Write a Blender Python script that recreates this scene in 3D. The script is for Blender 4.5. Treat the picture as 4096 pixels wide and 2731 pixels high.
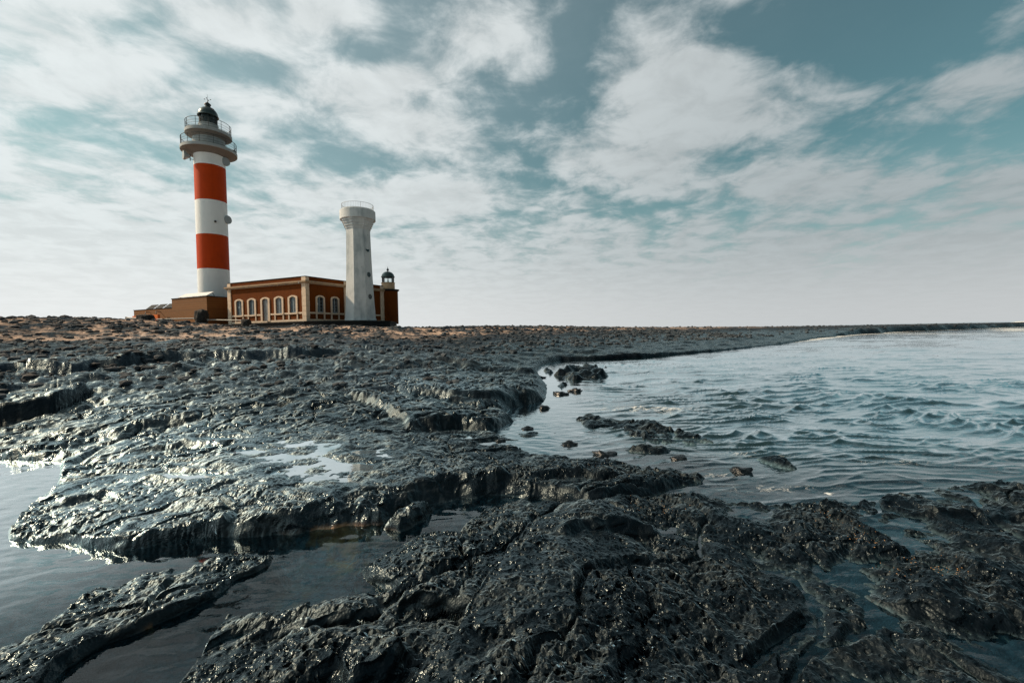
import bpy, bmesh, math, random
import numpy as np
from mathutils import Vector, Matrix

for o in list(bpy.data.objects):
    bpy.data.objects.remove(o)
SC = bpy.context.scene
COL = SC.collection
rad = math.radians

# ------------------------------------------------------------------ camera
FPX = 1750.0                       # focal length in photograph pixels (4096 wide)
PITCH, ROLL, EYE = rad(1.31), rad(1.2), 2.0
cF = np.array([0, math.cos(PITCH), -math.sin(PITCH)])
cR0 = np.array([1.0, 0, 0]); cU0 = np.cross(cR0, cF)
cR = math.cos(ROLL)*cR0 - math.sin(ROLL)*cU0
cU = math.sin(ROLL)*cR0 + math.cos(ROLL)*cU0
cam = bpy.data.cameras.new('camera')
cam.sensor_width = 36.0
cam.lens = FPX/4096*36.0
cam.clip_start = 0.05
cam.clip_end = 40000
camo = bpy.data.objects.new('camera', cam)
COL.objects.link(camo)
M = Matrix.Identity(4)
for i in range(3):
    M[i][0], M[i][1], M[i][2] = cR[i], cU[i], -cF[i]
M[2][3] = EYE
camo.matrix_world = M
SC.camera = camo
SC.view_settings.view_transform = 'Standard'
SC.view_settings.look = 'None'
SC.view_settings.gamma = 1.0
SC.view_settings.use_curve_mapping = False
SC.view_settings.exposure = 0.0
SC.render.engine = 'CYCLES'
SC.cycles.max_bounces = 6
SC.cycles.transparent_max_bounces = 10
SC.cycles.use_denoising = True
SC.cycles.denoising_input_passes = 'RGB_ALBEDO_NORMAL'
SC.cycles.denoising_prefilter = 'FAST'
SC.cycles.use_adaptive_sampling = False
SC.cycles.denoiser = 'OPENIMAGEDENOISE'

def ray(px, py):
    return cF*FPX + cR*(px-2048) - cU*(py-1365.5)
def at_depth(px, py, Y):
    d = ray(px, py)
    return np.array([0, 0, EYE]) + d*(Y/d[1])
def at_height(px, py, z):
    d = ray(px, py)
    return np.array([0, 0, EYE]) + d*((z-EYE)/d[2])
K = 4096/2352.0                    # outlines below were measured on a 2352 px wide view
def vz(vx, vy, z=0.0):
    return at_height(vx*K, vy*K, z)
def vY(vx, vy, Y):
    return at_depth(vx*K, vy*K, Y)

# ------------------------------------------------------------------ node helpers
def link(nt, a, b):
    nt.links.new(a, b)
def nd(nt, typ, ins=None, **props):
    n = nt.nodes.new(typ)
    for k, v in props.items():
        setattr(n, k, v)
    if ins:
        for k, v in ins.items():
            s = n.inputs[k]
            if isinstance(v, bpy.types.NodeSocket):
                nt.links.new(v, s)
            else:
                s.default_value = v
    return n
def mth(nt, op, a, b=None, c=None, clamp=False):
    n = nt.nodes.new('ShaderNodeMath'); n.operation = op; n.use_clamp = clamp
    for i, v in enumerate((a, b, c)):
        if v is None: continue
        if isinstance(v, bpy.types.NodeSocket): nt.links.new(v, n.inputs[i])
        else: n.inputs[i].default_value = v
    return n.outputs[0]
def vmth(nt, op, a, b=None, out=0):
    n = nt.nodes.new('ShaderNodeVectorMath'); n.operation = op
    for i, v in enumerate((a, b)):
        if v is None: continue
        if isinstance(v, bpy.types.NodeSocket): nt.links.new(v, n.inputs[i])
        else: n.inputs[i].default_value = v
    return n.outputs[out]
def smooth(nt, v, lo, hi, a=0.0, b=1.0):
    n = nt.nodes.new('ShaderNodeMapRange'); n.interpolation_type = 'SMOOTHSTEP'
    if isinstance(v, bpy.types.NodeSocket): nt.links.new(v, n.inputs[0])
    n.inputs[1].default_value = lo; n.inputs[2].default_value = hi
    n.inputs[3].default_value = a; n.inputs[4].default_value = b
    return n.outputs[0]
def mixc(nt, f, a, b, blend='MIX'):
    n = nt.nodes.new('ShaderNodeMix'); n.data_type = 'RGBA'; n.blend_type = blend
    for i, v in ((0, f), (6, a), (7, b)):
        if isinstance(v, bpy.types.NodeSocket): nt.links.new(v, n.inputs[i])
        elif i == 0: n.inputs[0].default_value = v
        else: n.inputs[i].default_value = tuple(v) + ((1.0,) if len(v) == 3 else ())
    return n.outputs[2]
def noise(nt, vec, scale, detail=4, rough=0.5, dist=0.0, lac=2.0, out=0):
    n = nd(nt, 'ShaderNodeTexNoise', {'Vector': vec, 'Scale': scale, 'Detail': detail, 'Roughness': rough, 'Distortion': dist, 'Lacunarity': lac})
    return n.outputs[out]

# ------------------------------------------------------------------ sun and sky
SUN_AZ, SUN_EL = rad(273), rad(38)         # azimuth clockwise from +Y
sdir = Vector((math.sin(SUN_AZ)*math.cos(SUN_EL), math.cos(SUN_AZ)*math.cos(SUN_EL), math.sin(SUN_EL)))
sl = bpy.data.lights.new('sun', 'SUN')
sl.energy = 4.4; sl.angle = rad(0.6); sl.color = (1.0, 0.74, 0.50)
so = bpy.data.objects.new('sun', sl); COL.objects.link(so)
so.rotation_euler = sdir.to_track_quat('Z', 'Y').to_euler()

W = bpy.data.worlds.new('World'); SC.world = W; W.use_nodes = True
nt = W.node_tree; nt.nodes.clear()
sky = nd(nt, 'ShaderNodeTexSky', sky_type='NISHITA', sun_disc=False, sun_elevation=SUN_EL, sun_rotation=SUN_AZ,
         altitude=0.0, air_density=1.0, dust_density=1.2, ozone_density=1.5)
geo = nd(nt, 'ShaderNodeTexCoord')
D = vmth(nt, 'NORMALIZE', geo.outputs['Generated'])
sx = nd(nt, 'ShaderNodeSeparateXYZ', {0: D})
dz = mth(nt, 'MAXIMUM', sx.outputs[2], 0.0)
inv = mth(nt, 'DIVIDE', 1.0, mth(nt, 'ADD', dz, 0.13))
px_ = mth(nt, 'MULTIPLY', sx.outputs[0], inv)
py_ = mth(nt, 'MULTIPLY', sx.outputs[1], inv)
P2 = nd(nt, 'ShaderNodeCombineXYZ', {0: px_, 1: py_}).outputs[0]
SKYK = 0.13
def skyp(vx, vy):                           # a direction in the sky -> point of the flat cloud layer
    d = ray(vx*K, vy*K); d = d/np.linalg.norm(d)
    return np.array([d[0], d[1]])/(max(d[2], 0)+SKYK)
# cloud streets run along one compass direction
st = rad(20)
rot = nd(nt, 'ShaderNodeVectorRotate', {'Vector': P2, 'Angle': st}, rotation_type='Z_AXIS').outputs[0]
strk = vmth(nt, 'MULTIPLY', rot, (1.0, 0.42, 1.0))
warp = noise(nt, P2, 1.1, 3, 0.5, out=1)
warp = vmth(nt, 'SCALE', vmth(nt, 'SUBTRACT', warp, (0.5, 0.5, 0.5)))
warp.node.inputs[3].default_value = 0.55
strk = vmth(nt, 'ADD', strk, warp)
n_big = noise(nt, strk, 2.1, 10, 0.58, 0.2)
n_puff = noise(nt, vmth(nt, 'ADD', P2, (7.3, 2.1, 0)), 5.2, 9, 0.60, 0.3)
cov = mth(nt, 'ADD', mth(nt, 'MULTIPLY', n_big, 0.54), mth(nt, 'MULTIPLY', n_puff, 0.46))
# broad cloud banks and clear gaps, each at its own place in the cloud layer: (vx, vy, radius in view px x, y, strength)
BANKS = [
    (1560, 190, 150, 130, .13), (1500, 330, 220, 100, .09), (1850, 250, 260, 100, .08), (1340, 370, 130, 80, .08), (1700, 420, 260, 70, .08), (1950, 420, 300, 60, .06),
    (120, 40, 180, 100, .10), (520, 50, 90, 60, .08), (740, 50, 100, 60, .07), (1110, 90, 90, 60, .08), (200, 190, 260, 50, .09), (380, 130, 120, 40, .06),
    (720, 240, 170, 50, .08), (930, 180, 90, 40, .10), (1000, 290, 200, 50, .06), (1000, 455, 200, 40, .09), (120, 500, 320, 70, .09), (700, 470, 200, 40, .05),
    (2280, 190, 160, 120, .02), (2200, 420, 260, 50, .05),
    (1950, 60, 360, 100, -.20), (1300, 140, 85, 160, -.16), (950, 25, 110, 100, -.19), (1190, 240, 100, 60, -.10), (830, 120, 130, 40, -.12), (560, 170, 110, 40, -.10), (420, 180, 90, 30, -.07), (640, 10, 40, 60, -.07), (310, 60, 60, 50, -.06),
    (330, 330, 280, 40, -.10), (120, 280, 140, 30, -.08), (2150, 330, 220, 60, -.08), (1290, 280, 60, 40, -.08), (1650, 380, 70, 25, -.05), (1600, 480, 400, 16, -.05),
    (750, 390, 320, 40, -.08), (1240, 420, 100, 50, -.07), (200, 440, 200, 25, -.06), (2100, 520, 300, 14, -.08),
]
bank = None
for (vx, vy, rx, ry, s) in BANKS:
    c = skyp(vx, vy); ax = skyp(vx+rx, vy)-c; ay = skyp(vx, vy-ry)-c
    A = np.linalg.inv(np.array([ax, ay]).T)
    dx = mth(nt, 'SUBTRACT', px_, float(c[0])); dy = mth(nt, 'SUBTRACT', py_, float(c[1]))
    e1 = mth(nt, 'ADD', mth(nt, 'MULTIPLY', dx, float(A[0, 0])), mth(nt, 'MULTIPLY', dy, float(A[0, 1])))
    e2 = mth(nt, 'ADD', mth(nt, 'MULTIPLY', dx, float(A[1, 0])), mth(nt, 'MULTIPLY', dy, float(A[1, 1])))
    q = mth(nt, 'ADD', mth(nt, 'MULTIPLY', e1, e1), mth(nt, 'MULTIPLY', e2, e2))
    g = mth(nt, 'MULTIPLY', mth(nt, 'EXPONENT', mth(nt, 'MULTIPLY', q, -1.0)), s)
    bank = g if bank is None else mth(nt, 'ADD', bank, g)
cov = mth(nt, 'ADD', cov, bank)
low = smooth(nt, sx.outputs[2], 0.02, 0.30, 1.0, 0.0)      # layers merge towards the horizon
cov = mth(nt, 'ADD', cov, mth(nt, 'MULTIPLY', low, 0.22))
# brightness across the sky: towards the veiled sun it is brighter
sd = nd(nt, 'ShaderNodeVectorMath', {0: D, 1: tuple(sdir)}, operation='DOT_PRODUCT').outputs['Value']
glow = smooth(nt, sd, -0.50, 0.75)
cov = mth(nt, 'ADD', cov, mth(nt, 'MULTIPLY', glow, 0.075))
cov = mth(nt, 'SUBTRACT', cov, smooth(nt, sx.outputs[2], 0.57, 0.76, 0.0, 0.42))
cov = mth(nt, 'SUBTRACT', cov, smooth(nt, sx.outputs[1], -0.1, 0.25, 0.06, 0.0))
dens = smooth(nt, cov, 0.45, 0.65)
veil = mth(nt, 'ADD', 0.05, mth(nt, 'MULTIPLY', mth(nt, 'MULTIPLY', glow, glow), 0.22))
dens = mth(nt, 'ADD', veil, mth(nt, 'MULTIPLY', dens, mth(nt, 'SUBTRACT', 1.0, veil)))
blue = mixc(nt, 1.0, sky.outputs[0], (0.40, 0.93, 0.70), 'MULTIPLY')
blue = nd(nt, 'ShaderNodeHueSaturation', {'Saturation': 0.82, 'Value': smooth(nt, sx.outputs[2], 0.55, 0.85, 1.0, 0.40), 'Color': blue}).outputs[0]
blue = mixc(nt, smooth(nt, sx.outputs[2], 0.08, 0.36, 0.62, 0.0), blue, (3.1, 4.15, 4.35))
cl_dark = (3.9, 4.35, 4.5); cl_lit = (7.8, 8.25, 8.25)
cloud = mixc(nt, glow, cl_dark, cl_lit)
shade = smooth(nt, n_puff, 0.35, 0.65, 0.90, 1.04)
shade2 = smooth(nt, dens, 0.0, 1.0, 1.0, 1.0)
cloud = mixc(nt, 1.0, cloud, nd(nt, 'ShaderNodeCombineColor', {0: shade, 1: shade, 2: shade}).outputs[0], 'MULTIPLY')
col = mixc(nt, mth(nt, 'MULTIPLY', dens, 0.93), blue, cloud)
hzc = mixc(nt, glow, (5.9, 6.1, 6.15), (8.6, 8.75, 8.65))
col = mixc(nt, smooth(nt, sx.outputs[2], 0.0, 0.20, 0.85, 0.0), col, hzc)
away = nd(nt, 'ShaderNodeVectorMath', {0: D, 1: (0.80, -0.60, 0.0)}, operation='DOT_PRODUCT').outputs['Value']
beh = smooth(nt, away, 0.30, 0.92, 1.0, 0.40)      # unseen sky behind and to the right, dimmed to darken shaded walls
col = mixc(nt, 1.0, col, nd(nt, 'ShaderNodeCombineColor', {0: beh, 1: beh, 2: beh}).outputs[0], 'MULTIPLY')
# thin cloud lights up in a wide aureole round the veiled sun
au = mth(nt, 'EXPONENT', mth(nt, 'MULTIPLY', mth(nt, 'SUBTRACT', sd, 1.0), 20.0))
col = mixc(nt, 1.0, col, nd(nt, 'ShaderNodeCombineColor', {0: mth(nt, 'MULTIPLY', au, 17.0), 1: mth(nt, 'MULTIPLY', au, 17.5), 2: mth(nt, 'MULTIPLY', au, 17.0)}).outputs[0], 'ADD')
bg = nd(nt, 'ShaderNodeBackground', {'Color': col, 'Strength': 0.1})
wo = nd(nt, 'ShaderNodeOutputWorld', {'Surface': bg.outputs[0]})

# ------------------------------------------------------------------ object helpers
def tag(o, label=None, cat=None, group=None, kind=None):
    if label: o['label'] = label
    if cat: o['category'] = cat
    if group: o['group'] = group
    if kind: o['kind'] = kind
    return o
def empty(name, loc, rz, label, cat, group=None):
    o = bpy.data.objects.new(name, None); COL.objects.link(o)
    o.empty_display_size = 0.3
    o.location = tuple(float(c) for c in loc); o.rotation_euler = (0, 0, rz)
    return tag(o, label, cat, group)

class MB:                                   # collects shapes, then links them as one mesh
    def __init__(s):
        s.v = []; s.f = []; s.m = []; s.sm = []
    def add(s, vs, fs, mi=0, smooth=False, mat=None):
        b = len(s.v)
        for v in vs:
            v = Vector(v)
            s.v.append(mat @ v if mat else v)
        for f in fs:
            s.f.append([b+i for i in f]); s.m.append(mi); s.sm.append(smooth)
    def box(s, x0, x1, y0, y1, z0, z1, mi=0, mat=None, bev=0.0):
        if bev <= 0:
            vs = [(x, y, z) for z in (z0, z1) for y in (y0, y1) for x in (x0, x1)]
            s.add(vs, [(0, 2, 3, 1), (4, 5, 7, 6), (0, 1, 5, 4), (2, 6, 7, 3), (0, 4, 6, 2), (1, 3, 7, 5)], mi, mat=mat)
        else:
            bm = bmesh.new(); bmesh.ops.create_cube(bm, size=1)
            for v in bm.verts:
                v.co = Vector(((x0+x1)/2+v.co.x*(x1-x0), (y0+y1)/2+v.co.y*(y1-y0), (z0+z1)/2+v.co.z*(z1-z0)))
            bmesh.ops.bevel(bm, geom=list(bm.edges), offset=bev, segments=1, affect='EDGES')
            bm.verts.index_update()
            s.add([v.co for v in bm.verts], [[v.index for v in f.verts] for f in bm.faces], mi, mat=mat); bm.free()
    def prism(s, pts, z0, z1, mi=0, mat=None):      # polygon in xy (counter-clockwise)
        n = len(pts)
        vs = [(x, y, z0) for x, y in pts] + [(x, y, z1) for x, y in pts]
        s.add(vs, [list(range(n))[::-1], list(range(n, 2*n))] + [(i, (i+1) % n, n+(i+1) % n, n+i) for i in range(n)], mi, mat=mat)
    def lathe(s, prof, n=64, mis=None, smooth=True, a0=0.0, cap0=False, cap1=False, mat=None, cx=0, cy=0):
        for k in range(len(prof)-1):                # each band keeps its own rings: crisp edges between bands
            (r0, z0), (r1, z1) = prof[k], prof[k+1]
            vs = []
            for r, z in ((r0, z0), (r1, z1)):
                for i in range(n):
                    a = a0+2*math.pi*i/n
                    vs.append((cx+r*math.cos(a), cy+r*math.sin(a), z))
            s.add(vs, [(i, (i+1) % n, n+(i+1) % n, n+i) for i in range(n)], mis[k] if mis else 0, smooth, mat)
        for flag, (r, z), rev in ((cap0, prof[0], True), (cap1, prof[-1], False)):
            if flag:
                vs = [(cx+r*math.cos(a0+2*math.pi*i/n), cy+r*math.sin(a0+2*math.pi*i/n), z) for i in range(n)]
                ids = list(range(n))
                s.add(vs, [ids[::-1] if rev else ids], mis[-1] if mis else 0, False, mat)
    def tube(s, p, q, r, n=6, mi=0, r2=None):
        p, q = Vector(p), Vector(q); d = q-p
        if d.length < 1e-6: return
        M_ = Matrix.Translation(p) @ d.to_track_quat('Z', 'Y').to_matrix().to_4x4()
        s.lathe([(r, 0), (r if r2 is None else r2, d.length)], n, [mi], True, cap0=True, cap1=True, mat=M_)
    def ring(s, R, z, r, n=64, cx=0, cy=0, mi=0, m=5):
        vs = []
        for i in range(n):
            a = 2*math.pi*i/n
            for j in range(m):
                b = 2*math.pi*j/m
                rr = R+r*math.cos(b)
                vs.append((cx+rr*math.cos(a), cy+rr*math.sin(a), z+r*math.sin(b)))
        s.add(vs, [(i*m+j, ((i+1) % n)*m+j, ((i+1) % n)*m+(j+1) % m, i*m+(j+1) % m) for i in range(n) for j in range(m)], mi, True)
    def build(s, name, mats, parent=None, loc=None):
        me = bpy.data.meshes.new(name)
        me.from_pydata([tuple(v) for v in s.v], [], s.f)
        for m in (mats if isinstance(mats, (list, tuple)) else [mats]): me.materials.append(m)
        me.polygons.foreach_set('material_index', s.m)
        me.polygons.foreach_set('use_smooth', s.sm)
        me.update()
        o = bpy.data.objects.new(name, me); COL.objects.link(o)
        if parent: o.parent = parent
        if loc is not None: o.location = loc
        return o

# ------------------------------------------------------------------ materials
def newmat(name):
    m = bpy.data.materials.new(name); m.use_nodes = True
    t = m.node_tree; t.nodes.clear()
    p = t.nodes.new('ShaderNodeBsdfPrincipled'); o = t.nodes.new('ShaderNodeOutputMaterial')
    t.links.new(p.outputs[0], o.inputs[0])
    return m, t, p
def plaster(name, col, col2=None, rough=0.8, scale=1.2, dirt=0.35, bump=0.15, streak=True, spots=None):
    m, t, p = newmat(name)
    tc = nd(t, 'ShaderNodeTexCoord').outputs['Object']
    n1 = noise(t, tc, scale, 6, 0.6)
    v = vmth(t, 'MULTIPLY', tc, (1, 1, 0.12 if streak else 1))
    n2 = noise(t, v, scale*3, 5, 0.6)
    c2 = col2 or tuple(c*0.6 for c in col)
    f = mth(t, 'MULTIPLY', smooth(t, mth(t, 'ADD', mth(t, 'MULTIPLY', n1, 0.5), mth(t, 'MULTIPLY', n2, 0.5)), 0.45, 0.68), dirt*2, clamp=True)
    c = mixc(t, f, col, c2)
    if spots:
        n3 = noise(t, tc, spots[0], 2, 0.5)
        c = mixc(t, smooth(t, n3, spots[1], spots[1]+0.03), c, spots[2])
    t.links.new(c, p.inputs['Base Color'])
    p.inputs['Roughness'].default_value = rough; p.inputs['Specular IOR Level'].default_value = 0.12
    b = nd(t, 'ShaderNodeBump', {'Strength': bump, 'Distance': 0.05, 'Height': noise(t, tc, scale*4, 2, 0.5)})
    t.links.new(b.outputs[0], p.inputs['Normal'])
    return m
def simple(name, col, rough=0.5, metal=0.0, var=0.15, scale=6):
    m, t, p = newmat(name)
    tc = nd(t, 'ShaderNodeTexCoord').outputs['Object']
    f = noise(t, tc, scale, 4, 0.6)
    t.links.new(mixc(t, f, tuple(c*(1-var) for c in col), tuple(min(1, c*(1+var)) for c in col)), p.inputs['Base Color'])
    p.inputs['Roughness'].default_value = rough; p.inputs['Metallic'].default_value = metal
    return m
WHITE = plaster('white_paint', (0.84, 0.89, 0.90), (0.68, 0.74, 0.75), 0.6, 0.5, 0.25, 0.05)
RED = plaster('red_paint', (0.50, 0.055, 0.006), (0.40, 0.045, 0.006), 0.6, 0.6, 0.3, 0.05, spots=(0.9, 0.80, (0.6, 0.5, 0.45)))
GALLERY = plaster('gallery_paint', (0.36, 0.40, 0.41), (0.26, 0.27, 0.26), 0.6, 1.0, 0.3, 0.05)
CONC = plaster('weathered_white_concrete', (0.62, 0.66, 0.67), (0.33, 0.39, 0.41), 0.85, 0.55, 0.45, 0.3, spots=(1.7, 0.735, (0.16, 0.17, 0.17)))
OCHRE = plaster('ochre_red_render', (0.135, 0.034, 0.003), (0.095, 0.024, 0.003), 0.85, 0.7, 0.35, 0.15)
STONE = plaster('pale_trim_stone', (0.70, 0.57, 0.44), (0.50, 0.40, 0.30), 0.85, 1.5, 0.35, 0.3, streak=False)
CORN = plaster('weathered_cornice_stone', (0.40, 0.29, 0.19), (0.22, 0.20, 0.18), 0.85, 1.6, 0.45, 0.3, streak=False)
TIMB = None
def boards(name, ca, cb, h=0.16):
    m, t, p = newmat(name)
    tc = nd(t, 'ShaderNodeTexCoord').outputs['Object']
    s = nd(t, 'ShaderNodeSeparateXYZ', {0: tc})
    zz = mth(t, 'DIVIDE', s.outputs[2], h)
    row = mth(t, 'FLOOR', zz); fr = mth(t, 'FRACT', zz)
    wn = nd(t, 'ShaderNodeTexWhiteNoise', {'W': row}, noise_dimensions='1D').outputs['Value']
    gr = noise(t, vmth(t, 'MULTIPLY', tc, (0.5, 0.5, 9)), 3, 5, 0.65)
    f = mth(t, 'ADD', mth(t, 'MULTIPLY', wn, 0.5), mth(t, 'MULTIPLY', gr, 0.6), clamp=True)
    c = mixc(t, f, ca, cb)
    groove = mth(t, 'LESS_THAN', fr, 0.1)
    t.links.new(mixc(t, mth(t, 'MULTIPLY', groove, 0.6), c, tuple(x*0.3 for x in ca)), p.inputs['Base Color'])
    p.inputs['Roughness'].default_value = 0.8
    b = nd(t, 'ShaderNodeBump', {'Strength': 0.6, 'Distance': 0.02, 'Height': mth(t, 'SUBTRACT', 1.0, groove)})
    t.links.new(b.outputs[0], p.inputs['Normal'])
    return m
BOARD = boards('brown_cladding', (0.12, 0.047, 0.008), (0.24, 0.098, 0.018))
BASALT = plaster('dark_basalt', (0.020, 0.024, 0.026), (0.010, 0.011, 0.012), 0.8, 2.0, 0.5, 0.8, streak=False)
DARKMET = simple('dark_metal', (0.022, 0.034, 0.036), 0.45, 0.3)
RAILM = simple('grey_rail_metal', (0.035, 0.045, 0.047), 0.5, 0.4)
GALV = simple('galvanised_tube', (0.34, 0.35, 0.33), 0.5, 0.3)
DOME = simple('green_grey_dome_metal', (0.055, 0.085, 0.085), 0.32, 0.4, 0.25)
FRAME = simple('grey_blue_window_paint', (0.20, 0.26, 0.30), 0.5)
BLIND = simple('pale_shutter_panel', (0.36, 0.37, 0.37), 0.6)
DISHM = simple('grey_dish_shell', (0.30, 0.35, 0.37), 0.5)
SOLARW = simple('white_panel', (0.80, 0.80, 0.78), 0.4)
SLATE = simple('dark_solar_panel', (0.018, 0.026, 0.030), 0.7)
SLATE.node_tree.nodes['Principled BSDF'].inputs['Specular IOR Level'].default_value = 0.1
ORANGE = plaster('orange_render', (0.62, 0.16, 0.045), (0.45, 0.12, 0.04), 0.85, 1.0, 0.3, 0.1)
DOORM = simple('grey_door_paint', (0.27, 0.28, 0.28), 0.6)
PAPER = simple('white_notice_paper', (0.75, 0.76, 0.76), 0.7)
def glass(name, col, rough=0.06):
    m, t, p = newmat(name)
    tc = nd(t, 'ShaderNodeTexCoord').outputs['Object']
    c = mixc(t, noise(t, tc, 1.3, 3), tuple(x*0.5 for x in col), col)
    t.links.new(c, p.inputs['Base Color']); p.inputs['Roughness'].default_value = rough
    p.inputs['Specular IOR Level'].default_value = 0.6
    return m
PANE = glass('window_glass', (0.19, 0.27, 0.32))
PANEDK = glass('dark_window_glass', (0.012, 0.016, 0.018))
def clear_glass():
    m = bpy.data.materials.new('lantern_glass'); m.use_nodes = True; t = m.node_tree; t.nodes.clear()
    tr = nd(t, 'ShaderNodeBsdfTransparent', {'Color': (0.90, 0.94, 0.94, 1)})
    gl = nd(t, 'ShaderNodeBsdfGlossy', {'Color': (1, 1, 1, 1), 'Roughness': 0.03})
    fr = nd(t, 'ShaderNodeFresnel', {'IOR': 1.5})
    mx = nd(t, 'ShaderNodeMixShader', {0: fr.outputs[0], 1: tr.outputs[0], 2: gl.outputs[0]})
    nd(t, 'ShaderNodeOutputMaterial', {0: mx.outputs[0]})
    return m
LGLASS = clear_glass()

# ------------------------------------------------------------------ platform + keepers' house
HA = rad(-23.9)
HN = np.array([-24.6, 52.6, 3.72])
hx = np.array([math.cos(HA), math.sin(HA), 0]); hy = np.array([-math.sin(HA), math.cos(HA), 0])
def hw(x, y, z=0.0): return HN + hx*x + hy*y + np.array([0, 0, z])

pl = empty('stone_platform', HN, HA, 'low black basalt retaining wall and terrace under the red house', 'terrace')
mb = MB()
poly = [(-15.6, -1.1), (0.9, -1.1), (6.0, 2.9), (5.9, 8.0), (0.9, 15.6), (-15.6, 15.6)]
mb.prism(poly, -1.6, -0.16)
mb.build('retaining_wall', BASALT, pl)
mb = MB()
cop = [(-15.7, -1.2), (0.95, -1.2), (6.1, 2.85), (6.0, 8.05), (0.98, 15.7), (-15.7, 15.7)]
mb.prism(cop, -0.16, -0.003)
mb.build('coping', BASALT, pl)

house = empty('red_house', HN, HA, 'long flat roofed dark red house with pale stone window surrounds and corner pilasters', 'house')
LX, LY, HT = -14.25, 13.77, 5.46
def wall_panel(mb, axis, a0, a1, z0, z1, holes, depth=0.22, out=0.0):
    """wall face with rectangular holes and their reveals; axis 'x': front (y = -out), 'y': right side (x = +out)"""
    us = sorted({a0, a1, *[h[0] for h in holes], *[h[1] for h in holes]})
    zs = sorted({z0, z1, *[h[2] for h in holes], *[h[3] for h in holes]})
    def P(u, z, d): return (u, -out+d, z) if axis == 'x' else (out-d, u, z)
    for i in range(len(us)-1):
        for j in range(len(zs)-1):
            uc, zc = (us[i]+us[i+1])/2, (zs[j]+zs[j+1])/2
            if any(h[0] < uc < h[1] and h[2] < zc < h[3] for h in holes): continue
            mb.add([P(us[i], zs[j], 0), P(us[i+1], zs[j], 0), P(us[i+1], zs[j+1], 0), P(us[i], zs[j+1], 0)], [(0, 1, 2, 3)])
    for (u0, u1, w0, w1) in holes:
        for (a, b, c, d) in ((u0, w0, u0, w1), (u1, w1, u1, w0), (u1, w0, u0, w0), (u0, w1, u1, w1)):
            mb.add([P(a, b, 0), P(a, b, depth), P(c, d, depth), P(c, d, 0)], [(0, 1, 2, 3)])
FW = [(-12.08, 'w', 1), (-9.62, 'w', 0), (-7.09, 'd', 0), (-4.62, 'w', 2), (-2.19, 'w', 3)]
RW = [(2.07, 'w', 4), (4.44, 'w', 5), (10.3, 'w', 4), (8.0, 'w', 4)]
OW, OWR = 0.56, 0.50                         # half widths of the openings
ZS, ZT = 1.12, 3.06
fh = [(c-OW, c+OW, 0.24 if k == 'd' else ZS, ZT) for c, k, _ in FW]
rh = [(c-OWR, c+OWR, ZS, ZT) for c, k, _ in RW]
mb = MB()
wall_panel(mb, 'x', LX, 0, 0, HT-0.1, fh)
wall_panel(mb, 'y', 0, LY, 0, HT-0.1, rh)
mb.add([(LX, 0, 0), (LX, LY, 0), (LX, LY, HT-.1), (LX, 0, HT-.1)], [(0, 1, 2, 3)])
mb.add([(LX, LY, 0), (0, LY, 0), (0, LY, HT-.1), (LX, LY, HT-.1)], [(0, 1, 2, 3)])
mb.add([(LX, 0, HT-.5), (0, 0, HT-.5), (0, LY, HT-.5), (LX, LY, HT-.5)], [(0, 1, 2, 3)])
mb.build('wall', OCHRE, house)
mb = MB()                                    # thin coping on the parapet
e = 0.06
for a in ((LX-e, e, -e, .3), (LX-e, e, LY-.3, LY+e)): mb.box(a[0], a[1], a[2], a[3], HT-0.1, HT)
mb.box(LX-e, LX+.3, .3, LY-.3, HT-.1, HT); mb.box(-.3, e, .3, LY-.3, HT-.1, HT)
mb.build('parapet_coping', BASALT, house)
mb = MB()                                    # cornice: two courses all round
for (pr, z0, z1) in ((0.20, 4.56, 4.72), (0.36, 4.72, 4.90)):
    mb.box(LX-pr, pr, -pr, 0.0, z0, z1); mb.box(LX-pr, pr, LY, LY+pr, z0, z1)
    mb.box(LX-pr, LX, 0.0, LY, z0, z1); mb.box(0.0, pr, 0.0, LY, z0, z1)
mb.build('cornice', CORN, house)
def pilaster(x0, x1, y0, y1):
    m_ = MB(); z = 0.0; i = 0
    while z < 4.5:
        h = min(0.62, 4.56-z)
        j = 0.012*(i % 2)
        m_.box(x0-j, x1+j, y0-j, y1+j, z+0.006, z+h-0.006, bev=0.015); z += h; i += 1
    m_.box(x0+.003, x1-.003, y0+.003, y1-.003, 4.50, HT-0.104)
    return m_
pilaster(LX-.04, LX+.62, -.10, .5).build('pilaster', STONE, house)
pilaster(-.60, .09, -.09, .44).build('pilaster', STONE, house)
pilaster(-.3, .08, 6.05, 6.46).build('pilaster', STONE, house)
pilaster(-.5, .09, 13.12, LY+.09).build('pilaster', STONE, house)
# plinth and sill bands with the little posts under the windows
mb = MB(); dd = -0.055
def fbox(u0, u1, z0, z1, pr=0.06, m_=None):
    (m_ or mb).box(u0, u1, -pr, 0.02, z0, z1)
def rbox(u0, u1, z0, z1, pr=0.06, m_=None):
    (m_ or mb).box(-0.02, pr, u0, u1, z0, z1)
edges = [LX+.62]
for c, k, _ in FW: edges += [c-.83, c+.83]
edges.append(-.61)
for i in range(0, len(edges), 2): fbox(edges[i], edges[i+1], .95, 1.16)
redges = [.45]
for c in (2.07, 4.44): redges += [c-.70, c+.70]
redges.append(6.04)
for i in range(0, len(redges), 2): rbox(redges[i], redges[i+1], .95, 1.16)
fbox(LX+.625, -7.09-.83, 0.0, .30, .07); fbox(-7.09+.83, -.605, 0.0, .30, .07)
rbox(.445, 6.045, 0.0, .30, .07); rbox(6.47, 13.11, 0, .30, .07); rbox(6.47, 9.6, .95, 1.16); rbox(11.0, 13.11, .95, 1.16)
mb.build('stone_bands', STONE, house)

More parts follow.
